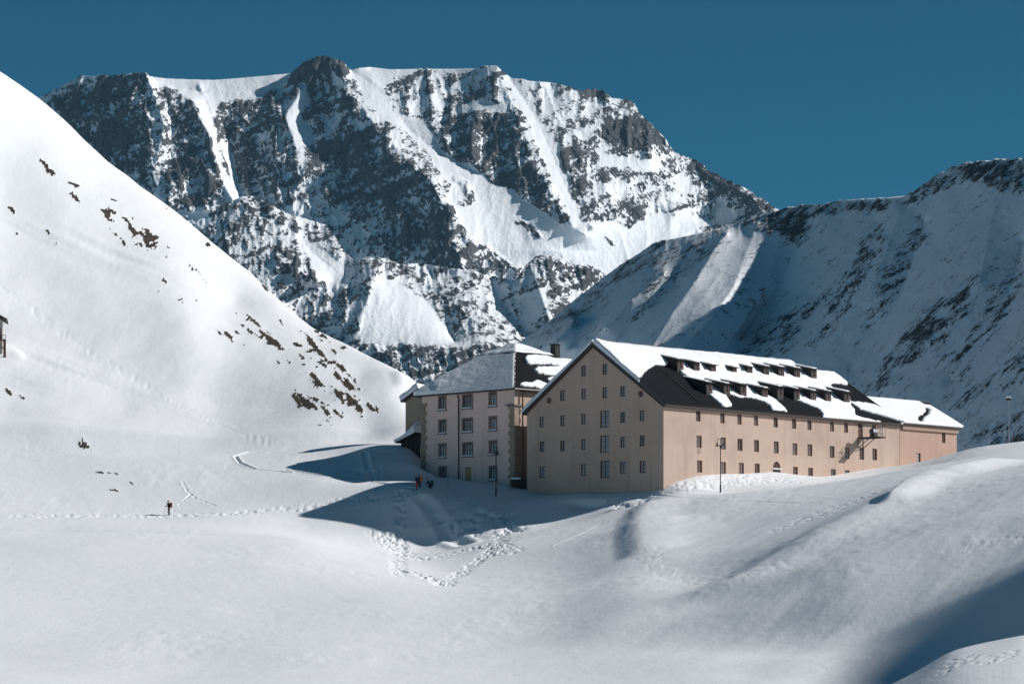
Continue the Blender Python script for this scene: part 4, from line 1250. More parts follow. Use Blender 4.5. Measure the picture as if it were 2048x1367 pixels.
# --- the lower wing that carries the front on
annex = reg(thing('house_annex', CO + ea * (SM + 6) + eg * 5 + EZ * 24, 'low pinkish wing with fresh snow roof at the far end of the long house', 'building'))
ZA = zat(846, CO + ea * SM)
LA = SA - SM
aw = [fs(1887, 875), fs(1837, 917)]
CA = CO + ea * SM + nf * 0.03
wz_ = [rect(aw[0][0] - SM, aw[0][1], 0.80, 1.35), rect(aw[1][0] - SM, aw[1][1], 0.85, 1.5)]
wall_mesh('front_wall', CA, ea, nf, [(0.0, ZB), (LA, ZB), (LA, ZA), (0.0, ZA)], wz_, M_annex, annex)
window(annex, CA + ea * (aw[0][0] - SM) + EZ * aw[0][1], ea, nf, 0.80, 1.35, 2, 2, M_glass_d, M_frame2)
window(annex, CA + ea * (aw[1][0] - SM) + EZ * aw[1][1], ea, nf, 0.85, 1.5, 1, 3, M_glass, M_iron)
DA = 11.0
MB().add([CA + ea * LA + EZ * ZB, CA + ea * LA + eg * DA + EZ * ZB, CA + ea * LA + eg * DA + EZ * ZA, CA + ea * LA + EZ * ZA], [(0, 1, 2, 3)]).build('end_wall', M_annex, annex)
MB().add([CA + eg * DA + EZ * ZB, CA + ea * LA + eg * DA + EZ * ZB, CA + ea * LA + eg * DA + EZ * ZA, CA + eg * DA + EZ * ZA], [(0, 3, 2, 1)]).build('rear_wall', M_annex, annex)
MB().box(CA + EZ * ZA, ea, nf, EZ, 0.36, LA + 0.05, 0.0, 0.28, -0.75, 0.05).build('cornice', M_cornice, annex)
oa = 0.55
pae = CA + nf * oa + EZ * (ZA + 0.05)
sl_a = (zat(808, CA + ea * (LA - 5) + eg * 5) - ZA) / 5.6
era = (eg + EZ * sl_a).normalized(); na_ = ea.cross(era).normalized()
if na_.z < 0: na_ = -na_
def ap(u, v):
    p = unproj(u, v, pae, na_) - pae
    return p.dot(ea), p.dot(era)
apex = ap(1863, 808); ridge_l = ap(1735, 791)
LAo = LA + 0.6
def apt(s, r, h=0): return pae + ea * s + era * r + na_ * h
ridge_r = (apex[1] + ridge_l[1]) / 2
poly = [(0.3, 0), (LAo, 0), (apex[0], ridge_r), (-6, ridge_r), (-6, 3.0)]
rm = MB().slab([apt(s, r) for s, r in poly], -na_ * 0.22)
far = CA + eg * (DA + oa) + EZ * (ZA + 0.05)
rm.add([apt(LAo, 0), far + ea * LAo, apt(apex[0], ridge_r)], [(0, 1, 2)])
rm.add([apt(apex[0], ridge_r), far + ea * LAo, far - ea * 2, apt(-6, ridge_r)], [(0, 1, 2, 3)])
aroof = rm.build('roof', M_roofA, annex)
MB().tube([apt(-5, ridge_r, 0.02), apt(*([apex[0], ridge_r]), 0.02)], 0.12).build('ridge_cap', M_fascia, aroof)
MB().tube([apt(0.3, -0.03, -0.1), apt(LAo, -0.03, -0.1)], 0.10).build('gutter', M_fascia, aroof)
ab = [[ap(u, v) for u, v in [(1848, 816), (1858, 819), (1857, 830), (1848, 834), (1843, 845), (1835, 845), (1834, 834), (1842, 830), (1851, 822)]],
      [ap(u, v) for u, v in [(1838, 803), (1870, 803), (1866, 812), (1845, 810)]]]
def ins_a(A, B):
    wa = A - 6 + 0.2 * fbm(A / 0.7, B / 0.7, 3, 191); wb = B + 0.2 * fbm(A / 0.7 + 9, B / 0.7, 3, 192)
    m_ = in_poly(A - 6, np.clip(B, 0.01, 99), poly) & (B < ridge_r - 0.25)
    for pl in ab: m_ &= ~in_poly(wa, wb, pl)
    return m_
snow_sheet('roof_snow', apt(-6, 0), ea, era, na_, LAo + 6, ridge_r + 0.05, ins_a, 0.28, aroof, 97, lump=0.12)

# --- hoist platform on the long front
pc = CO + ea * sd_ + EZ * (zd_ - 1.12)
plat = reg(thing('hoist_platform', pc, 'steel hoist platform with railing jutting from an upper door of the long house', 'platform'))
mb = MB()
for s in (-0.55, 0.55):
    mb.box(pc, ea, nf, EZ, s - 0.06, s + 0.06, 0.01, 3.6, -0.16, 0.0)
mb.box(pc, ea, nf, EZ, -0.49, 0.49, 3.48, 3.6, -0.15, -0.01)
mb.build('beam', M_iron, plat)
for k in range(12):
    MB().box(pc, ea, nf, EZ, -0.62, 0.62, 0.05 + k * 0.29, 0.05 + k * 0.29 + 0.24, 0.004, 0.05).build('deck_plank', M_wood, plat)
mb = MB()
for s in (-0.55, 0.55):
    mb.tube([pc + ea * s + nf * 0.02 - EZ * 1.3, pc + ea * s + nf * 1.9 - EZ * 0.1], 0.06, 6)
    mb.tube([pc + ea * s + nf * 0.02 - EZ * 1.3, pc + ea * s + nf * 0.02 - EZ * 0.1], 0.06, 6)
mb.tube([pc - ea * 0.55 + nf * 0.03 - EZ * 1.2, pc + ea * 0.55 + nf * 0.03 - EZ * 1.2], 0.05, 6)
mb.build('strut', M_iron, plat)
mb = MB()
for s in (-0.58, 0.58):
    for q in (2.1, 2.85, 3.55):
        mb.tube([pc + ea * s + nf * q, pc + ea * s + nf * q + EZ * 1.1], 0.03, 6)
    for z in (0.55, 1.1):
        mb.tube([pc + ea * s + nf * 2.1 + EZ * z, pc + ea * s + nf * 3.55 + EZ * z], 0.028, 6)
for z in (0.55, 1.1):
    mb.tube([pc - ea * 0.58 + nf * 3.55 + EZ * z, pc + ea * 0.58 + nf * 3.55 + EZ * z], 0.028, 6)
mb.build('railing', M_steel, plat)
mb = MB().box(pc, ea, nf, EZ, -0.35, 0.35, 1.75, 2.5, 0.06, 0.55, 0)
mb.tube([pc - ea * 0.4 + nf * 2.1 + EZ * 0.75, pc + ea * 0.4 + nf * 2.1 + EZ * 0.75], 0.28, 12, 1)
mb.tube([pc - ea * 0.45 + nf * 2.1 + EZ * 0.75, pc - ea * 0.41 + nf * 2.1 + EZ * 0.75], 0.38, 12, 0)
mb.tube([pc + nf * 3.5 + EZ * 0.1, pc + nf * 3.5 + EZ * 1.3, pc + nf * 4.1 + EZ * 1.5], 0.05, 6, 0)
mb.build('winch', [M_iron, M_white], plat)

# ------------------------------------------------------------------ the older square house behind
TH = R(45.5)
DK = 453.5
KO = Vector(((1029 - CX) * DK / F, DK, 0))
g2 = Vector((-math.cos(TH), math.sin(TH), 0)); a2 = Vector((math.sin(TH), math.cos(TH), 0))
n2f, n2s = -a2, -g2
WK = along(844, KO, g2)
ZK = zat(776, KO); ZK0 = 18.5
old = reg(thing('old_house', KO + g2 * 8 + a2 * 8 + EZ * 21, 'pink four-storey house with stone quoins and snowy hipped roof', 'building'))
def Z4(x, y): return (790 + x / 4.143, 670 + y / 4.143)
def kq(x, y):
    u, v = Z4(x, y); q = along(u, KO, g2); return q, zat(v, KO + g2 * q)
ow = []
for (x, y, kind) in [(392, 567, 0), (601, 553, 1), (810, 535, 0), (393, 762, 0), (601, 750, 1), (811, 735, 0), (393, 960, 0), (603, 950, 1), (812, 936, 0), (395, 1150, 0), (813, 1146, 0)]:
    q, z = kq(x, y)
    ow.append((q, z, 1.15 if kind == 0 else 1.62, 1.62, kind))
dq, dz = kq(606, 1160)
holes = [rect(q, z, w, h) for q, z, w, h, _ in ow] + [rect(dq, dz, 1.15, 2.1)]
wall_mesh('front_wall', KO, g2, n2f, [(0, ZK0), (WK, ZK0), (WK, ZK), (0, ZK)], holes, M_pink, old)
for q, z, w, h, kind in ow:
    pos = KO + g2 * q + EZ * z
    o = window(old, pos, g2, n2f, w - 0.02, h - 0.02, 2 if kind == 0 else 3, 1 if kind == 0 else 2, M_glass, M_frame, fw=0.13, bar=0.06, recess=0.17)
    sm = MB()
    sm.box(pos, g2, n2f, EZ, -w / 2 - 0.20, -w / 2, -0.1, 0.05, -h / 2, h / 2 + 0.22)
    sm.box(pos, g2, n2f, EZ, w / 2, w / 2 + 0.20, -0.1, 0.05, -h / 2, h / 2 + 0.22)
    sm.box(pos, g2, n2f, EZ, -w / 2, w / 2, -0.1, 0.048, h / 2, h / 2 + 0.22)
    sm.build('surround', M_surround, o)
    MB().box(pos, g2, n2f, EZ, -w / 2 - 0.26, w / 2 + 0.26, -0.1, 0.14, -h / 2 - 0.16, -h / 2 - 0.001).build('sill', M_surround, o)
    if kind == 0 or z > 27:
        snow_sheet('sill_snow', pos + g2 * (-w / 2 - 0.1) + n2f * 0.12 - EZ * (h / 2), g2, -n2f, EZ, w + 0.2, 0.26, lambda A, B: A > -1, 0.13, o, int(q * 10), step=0.07)
MB().box(KO + g2 * dq + EZ * dz, g2, n2f, EZ, -0.56, 0.56, -0.18, -0.12, -1.05, 1.05).build('door', M_door, old)
# side wall in the sun
wx = [along(1027 + 0, KO, a2)]
s_len = 22.0
sw = (4.3, zat(797, KO + a2 * 4.3))
wall_mesh('side_wall', KO, a2, n2s, [(0, ZK0), (s_len, ZK0), (s_len, ZK), (0, ZK)], [rect(sw[0], sw[1], 1.0, 1.6)], M_wall, old)
window(old, KO + a2 * sw[0] + EZ * sw[1], a2, n2s, 0.98, 1.58, 2, 2, M_glass_d, M_frame)
MB().add([KO + g2 * WK + EZ * ZK0, KO + g2 * WK + a2 * s_len + EZ * ZK0, KO + g2 * WK + a2 * s_len + EZ * ZK, KO + g2 * WK + EZ * ZK], [(0, 3, 2, 1)]).build('side_wall', M_pink, old)
MB().add([KO + a2 * s_len + EZ * ZK0, KO + g2 * WK + a2 * s_len + EZ * ZK0, KO + g2 * WK + a2 * s_len + EZ * ZK, KO + a2 * s_len + EZ * ZK], [(0, 1, 2, 3)]).build('rear_wall', M_pink, old)
# quoins
def quoins(q0, z0, z1, right):
    z = z0; k = 0
    while z < z1 - 0.2:
        h = 0.50 + 0.10 * random.random(); h = min(h, z1 - z)
        ln = (0.98, 0.72)[k % 2] + 0.08 * random.random()
        pr_ = 0.07 + 0.05 * random.random()
        m_ = MB()
        if right:
            m_.box(KO, g2, a2, EZ, -pr_, ln, -pr_, (0.72, 0.98)[k % 2], z + 0.012, z + h - 0.012)
        else:
            m_.box(KO + g2 * WK, g2, a2, EZ, -ln * 0.9, pr_, -pr_, 0.8, z + 0.012, z + h - 0.012)
        m_.build('quoin_stone', M_stone, old)
        z += h; k += 1
quoins(0, 20.0, zat(811, KO), True)
quoins(1, 20.0, ZK - 0.9, False)
MB().box(KO, g2, a2, EZ, -0.30, 1.35, -0.30, 1.35, zat(811, KO), zat(808, KO)).build('quoin_ledge', M_surround, old)
# pipes
q = along(919, KO, g2)
MB().tube([KO + g2 * q + n2f * 0.35 + EZ * (ZK - 0.15), KO + g2 * (q + 0.02) + n2f * 0.16 + EZ * (ZK - 0.8), KO + g2 * q + n2f * 0.16 + EZ * 19], 0.09, 8).build('drainpipe', M_iron, old)
s = along(1042, KO, a2)
MB().tube([KO + a2 * s + n2s * 0.5 + EZ * (ZK - 0.2), KO + a2 * s + n2s * 0.3 + EZ * (ZK - 0.7), KO + a2 * s + n2s * 0.3 + EZ * 19], 0.10, 8).tube([KO + a2 * (s - 0.6) + n2s * 0.45 + EZ * (ZK - 0.35), KO + a2 * (s + 2.4) + n2s * 0.45 + EZ * (ZK - 0.42)], 0.07, 6).build('drainpipe', M_rust, old)
# hipped roof: steep lower faces, flatter snow-laden top
oh = 0.75
ze2 = ZK - 0.05
ins_ = 7.4
zt2 = zat(704, KO + (a2 + g2) * ins_)
qtl = along(959, KO + a2 * ins_, g2)
def kp(q, s, z): return KO + g2 * q + a2 * s + EZ * z
E = [kp(-oh, -oh, ze2), kp(WK + oh, -oh, ze2), kp(WK + oh, s_len + oh, ze2), kp(-oh, s_len + oh, ze2)]
T = [kp(ins_, ins_, zt2), kp(qtl, ins_, zt2), kp(qtl, s_len - ins_, zt2), kp(ins_, s_len - ins_, zt2)]
M_roofB = roof_mat('slate_roof_old', (0.011, 0.011, 0.0125), tuple(a2))
mb = MB().add(E + T, [(0, 4, 5, 1), (1, 5, 6, 2), (2, 6, 7, 3), (3, 7, 4, 0), (4, 7, 6, 5), (0, 1, 2, 3)])
oroof = mb.build('roof', M_roofB, old)
mb = MB()
for k in range(4):
    mb.tube([E[k] - EZ * 0.10, E[(k + 1) % 4] - EZ * 0.10], 0.12, 8)
mb.build('gutter', M_iron, oroof)
MB().tube([E[0], T[0]], 0.08, 6).build('hip_cap', M_fascia, oroof)
# front face: thin drift snow
def face_axes(p0, p1, top):
    e1 = (p1 - p0).normalized()
    nn = e1.cross(top - p0).normalized()
    if nn.z < 0: nn = -nn
    e2 = nn.cross(e1)
    if e2.z < 0: e2 = -e2
    return e1, e2.normalized(), nn
e1, e2, nn = face_axes(E[0], E[1], T[0])
hgt = (T[0] - E[0]).dot(e2)
i0, i1 = (T[0] - E[0]).dot(e1), (T[1] - E[0]).dot(e1)
Lf = (E[1] - E[0]).length
fpoly = [(0.05, 0.0), (Lf - 0.05, 0.0), (i1, hgt), (i0, hgt)]
snow_sheet('roof_snow', E[0], e1, e2, nn, Lf, hgt, lambda A, B: in_poly(A, np.clip(B, 0.02, hgt - 0.02), fpoly) & (B < hgt - 0.3 - 0.5 * (A > i1 * 0.9) * vnoise(A * 1.5, B * 0.4)), lambda A, B: 0.10 + 0.5 * smooth(Lf * 0.45, Lf * 0.95, A) * smooth(hgt, hgt * 0.2, B), oroof, 201, step=0.2, mat=M_thin)
# sunny face: slate with patches
e1, e2, nn = face_axes(E[0], E[3], T[0])
def sp(x, y):
    p = unproj(920 + x / 6.83, 670 + y / 6.83, E[0], nn) - E[0]
    return p.dot(e1), p.dot(e2)
patches = [[sp(*p) for p in pl] for pl in ([(880, 350), (900, 290), (1000, 280), (1180, 295), (1300, 330), (1560, 345), (1560, 400), (1440, 430), (1200, 400), (1000, 400), (920, 405)],
    [(1010, 480), (1050, 445), (1200, 440), (1480, 440), (1400, 560), (1130, 535), (1060, 525)], [(1170, 610), (1230, 580), (1400, 590), (1260, 690)], [(790, 685), (860, 655), (950, 660), (1050, 625), (1190, 685), (1400, 760), (1050, 720)])]
def ins_s(A, B):
    wa = A + 0.18 * fbm(A / 0.6, B / 0.6, 3, 210); wb = B + 0.18 * fbm(A / 0.6 + 5, B / 0.6, 3, 211)
    m_ = np.zeros(A.shape, bool)
    for pl in patches: m_ |= in_poly(wa, wb, pl)
    return m_
h2 = (T[0] - E[0]).dot(e2)
snow_sheet('roof_snow', E[0], e1, e2, nn, s_len, h2, ins_s, 0.28, oroof, 212, step=0.14)
# snow on the top
na2 = 60
qs = np.linspace(ins_ - 0.15, qtl + 0.15, na2); ss = np.linspace(ins_ - 0.15, s_len - ins_, 40)
Q, S_ = np.meshgrid(qs, ss)
ed = np.minimum(np.minimum(Q - qs[0], qs[-1] - Q), np.minimum(S_ - ss[0], ss[-1] - S_))
mid = np.clip(1 - np.abs(Q - (qs[0] + qs[-1]) / 2) / ((qs[-1] - qs[0]) / 2), 0, 1)
Hh = zt2 + 0.02 + 1.35 * smooth(0, 3.6, ed) + 0.25 * smooth(0, 0.5, ed) + 0.10 * fbm(Q / 1.5, S_ / 1.5, 3, 220)
Xw = KO.x + g2.x * Q + a2.x * S_; Yw = KO.y + g2.y * Q + a2.y * S_
o = grid_mesh('roof_snow', Xw, Yw, Hh, M_snow); WORLD[o.name] = Matrix.Identity(4); adopt(o, oroof)
# chimney
qc_ = KO + g2 * (ins_ + 1.0)
pcn = qc_ + a2 * along(1110.5, qc_, a2) + EZ * (zt2 + 0.55)
mb = MB().box(pcn, g2, a2, EZ, -0.45, 0.45, -0.45, 0.45, -1.2, 0.95).box(pcn, g2, a2, EZ, -0.55, 0.55, -0.55, 0.55, 0.95, 1.1)
ch = mb.build('chimney', M_wood, oroof)

# side wing and porch left of the old house
wing = reg(thing('house_wing', P(828, 870, 480), 'drab plaster wing with snow roof peeping out left of the pink house', 'building'))
KW = Vector(((811 - CX) * 478 / F, 478, 0))
zwt = zat(803, KW)
gq2 = -g2
mb = MB().add([KW + EZ * 20, KW - g2 * 3.2 + EZ * 20, KW - g2 * 3.2 + EZ * (zwt + 1.4), KW + EZ * zwt], [(0, 1, 2, 3)])
mb.add([KW + EZ * 20, KW + a2 * 6.4 + EZ * 20, KW + a2 * 6.4 + EZ * zwt, KW + EZ * zwt], [(0, 3, 2, 1)])
mb.build('wall', M_drab, wing)
ee = (-g2 + EZ * 0.46).normalized(); nw_ = a2.cross(ee).normalized()
if nw_.z < 0: nw_ = -nw_
w0 = KW + g2 * 0.3 - a2 * 0.6 + EZ * (zwt - 0.1)
wr = MB().slab([w0, w0 - g2 * 3.4 + EZ * 3.4 * 0.46, w0 + a2 * 7 - g2 * 3.4 + EZ * 3.4 * 0.46, w0 + a2 * 7], nw_ * 0.18).build('roof', M_fascia, wing)
snow_sheet('roof_snow', w0 + nw_ * 0.18, ee, a2, nw_, 3.7, 7.0, lambda A, B: A > -1, 0.7, wr, 231, step=0.25)

porch = reg(thing('porch', P(828, 890, 466), 'low timber porch buried under a smooth drift beside the pink house', 'porch'))
KP = Vector(((802 - CX) * 471.5 / F, 471.5, 0))
zp = zat(884, KP)
mb = MB().add([KP + g2 * 0 + EZ * 20, KP - g2 * 3.7 + EZ * 20, KP - g2 * 3.7 + EZ * (zp + 1.0), KP + EZ * (zp - 0.1)], [(0, 1, 2, 3)])
mb.build('wall', M_wood, porch)
for k in range(4):
    x = 0.5 + k * 0.85
    MB().box(KP - g2 * x, -g2, a2, EZ, -0.06, 0.06, -0.1, -0.003, 20, zp - 0.05 + x * 0.27).build('board', M_frame, porch)
ee = (-g2 + EZ * 0.30).normalized(); np_ = a2.cross(ee).normalized()
if np_.z < 0: np_ = -np_
w0 = KP + g2 * 0.3 - a2 * 0.7 + EZ * (zp - 0.15)
pr2 = MB().slab([w0, w0 + ee * 3.9, w0 + ee * 3.9 + a2 * 5, w0 + a2 * 5], np_ * 0.16).build('roof', M_wood, porch)
snow_sheet('roof_snow', w0 + np_ * 0.16 - ee * 0.2, ee, a2, np_, 4.1, 5.0, lambda A, B: A > -1, lambda A, B: 0.35 + 1.9 * smooth(0, 4.2, A) * smooth(0, 3, B + 0.8), pr2, 232, step=0.2)

# chalet cut by the left edge of the picture
gp = ground_pt(8, 712, 430)
DH = gp.y + 1.0
chal = reg(thing('chalet', P(-40, 700, DH + 3), 'small grey chalet with dark timber balcony at the left edge', 'building'))
kx, ky = (5 - CX) * DH / F, DH
px = DH / F
CH = Vector((kx, ky, 0)); X_, Y_ = Vector((1, 0, 0)), Vector((-0.12, 1, 0)).normalized()
zc = lambda v: (YH - v) * DH / F
M_grey = plaster('grey_plaster', (0.42, 0.39, 0.36), (0.48, 0.45, 0.42), (0.3, 0.27, 0.25))
MB().box(CH, X_, Y_, EZ, -8, 0, 0, 7, zc(730), zc(641)).build('wall', M_grey, chal)
rr = MB().slab([CH + X_ * 0.75 - Y_ * 0.8 + EZ * zc(640), CH + X_ * 0.75 + Y_ * 7.6 + EZ * zc(640), CH - X_ * 4 + Y_ * 7.6 + EZ * (zc(640) + 2.6), CH - X_ * 4 - Y_ * 0.8 + EZ * (zc(640) + 2.6)], EZ * 0.14)
rr.slab([CH - X_ * 8.7 - Y_ * 0.8 + EZ * zc(640), CH - X_ * 4 - Y_ * 0.8 + EZ * (zc(640) + 2.6), CH - X_ * 4 + Y_ * 7.6 + EZ * (zc(640) + 2.6), CH - X_ * 8.7 + Y_ * 7.6 + EZ * zc(640)], EZ * 0.14)
rr.build('roof', M_fascia, chal)
bl = MB().box(CH, X_, Y_, EZ, -8, 0.55, -1.7, -0.1, zc(682), zc(680))
bl.build('balcony_deck', M_brick, chal)
MB().box(CH, X_, Y_, EZ, 0.15, 0.55, -1.7, -1.3, zc(720), zc(682) - 0.01).build('balcony_post', M_brick, chal)
MB().tube([CH + X_ * 0.35 - Y_ * 1.5 + EZ * zc(700), CH - X_ * 1.5 - Y_ * 1.5 + EZ * zc(684)], 0.09, 6).build('brace', M_brick, chal)
for k in range(6):
    MB().box(CH, X_, Y_, EZ, 0.45 - k * 0.5, 0.52 - k * 0.5, -1.68, -1.6, zc(680) + 0.003, zc(672)).build('baluster', M_brick, chal)
MB().box(CH, X_, Y_, EZ, -3, 0.55, -1.7, -1.58, zc(672) + 0.003, zc(671)).build('rail', M_brick, chal)
MB().box(CH, X_, Y_, EZ, -1.1, -0.3, -0.02, 0.1, zc(678), zc(655)).build('window', M_glass_d, chal)

# ------------------------------------------------------------------ lamp posts and poles
def lamp(base, top_v, label, grp='street lamps by the houses', yaw=0.0, spread=0.42):
    D = base.y
    H = (YH - top_v) * D / F - base.z
    o = reg(thing('street_lamp', base, label, 'street lamp', grp))
    ex = Vector((math.cos(yaw), math.sin(yaw), 0))
    MB().tube([base - EZ * 0.5, base + EZ * 0.9, base + EZ * 1.0, base + EZ * (H - 0.9)], [0.11, 0.10, 0.065, 0.055], 10).build('pole', M_iron, o)
    MB().lathe(base, [(0.13, H - 1.12), (0.13, H - 0.82), (0.06, H - 0.78)], 10).build('collar', M_iron, o)
    for s in (-1, 1):
        pts = [base + EZ * (H - 0.9)] + [base + ex * s * (spread / 2 - spread / 2 * math.cos(math.pi * k / 8)) + EZ * (H - 0.25 + 0.25 * math.sin(math.pi * k / 8)) for k in range(9)]
        arm = MB().tube(pts + [base + ex * s * spread + EZ * (H - 0.42)], 0.035, 6).build('arm', M_iron, o)
        c = base + ex * s * spread
        z = H - 0.42
        MB().lathe(c, [(0.04, z + 0.02), (0.07, z - 0.05), (0.09, z - 0.28), (0.20, z - 0.42), (0.31, z - 0.47), (0.31, z - 0.50), (0.17, z - 0.46)], 14).build('lamp_shade', M_iron, arm)
        MB().lathe(c, [(0.0, z - 0.40), (0.09, z - 0.43), (0.10, z - 0.52), (0.0, z - 0.60)], 10).build('bulb', M_white, arm)
    return o
b1_ = ground_pt(1441, 984, 420)
lamp(b1_, 876.5, 'twin-arm iron street lamp standing before the sunny long front', yaw=0.25)
b2_ = P(992, 972, 446); b2_.z = ground_z(b2_.x, b2_.y)
lamp(b2_, 893, 'twin-arm iron street lamp before the pink house in shade', yaw=1.05)

b3_ = P(2018, 885, 466); b3_.z = ground_z(b3_.x, b3_.y)
pm = reg(thing('weather_mast', b3_, 'thin steel mast with snow-capped head behind the right snow crest', 'mast'))
Hm = (YH - 796) * b3_.y / F - b3_.z
MB().tube([b3_ - EZ, b3_ + EZ * Hm], [0.07, 0.05], 8).build('pole', M_steel, pm)
MB().box(b3_ + EZ * Hm, Vector((1, 0, 0)), Vector((0, 1, 0)), EZ, -0.40, 0.20, -0.15, 0.15, -0.25, 0.0).build('head', M_iron, pm)
snow_sheet('snow_cap', b3_ + EZ * Hm + Vector((-0.42, -0.17, 0.002)), Vector((1, 0, 0)), Vector((0, 1, 0)), EZ, 0.66, 0.34, lambda A, B: A > -1, 0.24, pm, 301, step=0.06)
b4_ = P(2027, 884, 468); b4_.z = ground_z(b4_.x, b4_.y)
tag(MB().tube([b4_ - EZ * 0.5, b4_ + EZ * ((YH - 866) * b4_.y / F - b4_.z)], 0.08, 8).build('marker_post', M_iron), 'short dark post right of the thin mast on the snow crest', 'post')
b5_ = ground_pt(896, 974, 430)
tag(MB().tube([b5_ - EZ * 0.4, b5_ + EZ * 1.55], [0.035, 0.03], 6).build('snow_stake', M_iron), 'thin dark snow stake in the drift before the pink house', 'stake')
# rail buried beside the old house corner
q0 = KO - a2 * 0.0 - g2 * 0.2 - EZ * 0
rb = P(1038, 962, 452.6)
bn = reg(thing('loading_ledge', rb, 'dark ledge with snow on top at the pink house corner', 'ledge'))
MB().box(rb, Vector((1, 0, 0)), Vector((0, 1, 0)), EZ, -1.0, 1.6, -0.3, 0.5, -1.0, 0.25).build('block', M_wood, bn)
snow_sheet('snow_cap', rb + Vector((-1.0, -0.3, 0.252)), Vector((1, 0, 0)), Vector((0, 1, 0)), EZ, 1.2, 0.8, lambda A, B: A > -1, 0.22, bn, 303, step=0.1)

# ------------------------------------------------------------------ people
def skin_mesh(name, verts, edges, radii, mats, mat_fn, parent=None, sub=2, root=0, world=None):
    me = bpy.data.meshes.new(name + '_skel')
    me.from_pydata([tuple(v) for v in verts], edges, [])
    ob = bpy.data.objects.new(name + '_skel', me)
    C.objects.link(ob)
    md = ob.modifiers.new('skin', 'SKIN'); md.use_smooth_shade = True
    sv = me.skin_vertices[0].data
    for k, r_ in enumerate(radii):
        sv[k].radius = r_ if isinstance(r_, tuple) else (r_, r_)
        sv[k].use_root = (k == root)
    sb = ob.modifiers.new('sub', 'SUBSURF'); sb.levels = sub; sb.render_levels = sub
    bpy.context.view_layer.update()
    ev = ob.evaluated_get(bpy.context.evaluated_depsgraph_get())
    out = bpy.data.meshes.new_from_object(ev)
    bpy.data.objects.remove(ob)
    out.materials.clear()
    for m_ in mats: out.materials.append(m_)
    for p in out.polygons:
        p.material_index = mat_fn(p.center); p.use_smooth = True
    return inst(name, out, parent, world)

M_skin = simple('skin', (0.42, 0.26, 0.19), 0.6)
M_black = simple('black_cloth', (0.018, 0.018, 0.022), 0.8)
M_navy = simple('navy_cloth', (0.022, 0.026, 0.045), 0.8)
M_red = simple('red_cloth', (0.36, 0.03, 0.055), 0.8)
M_orange = simple('orange_cloth', (0.50, 0.15, 0.03), 0.8)
M_maroon = simple('maroon_cloth', (0.12, 0.03, 0.035), 0.8)
M_hair = simple('dark_hair', (0.02, 0.015, 0.012), 0.7)

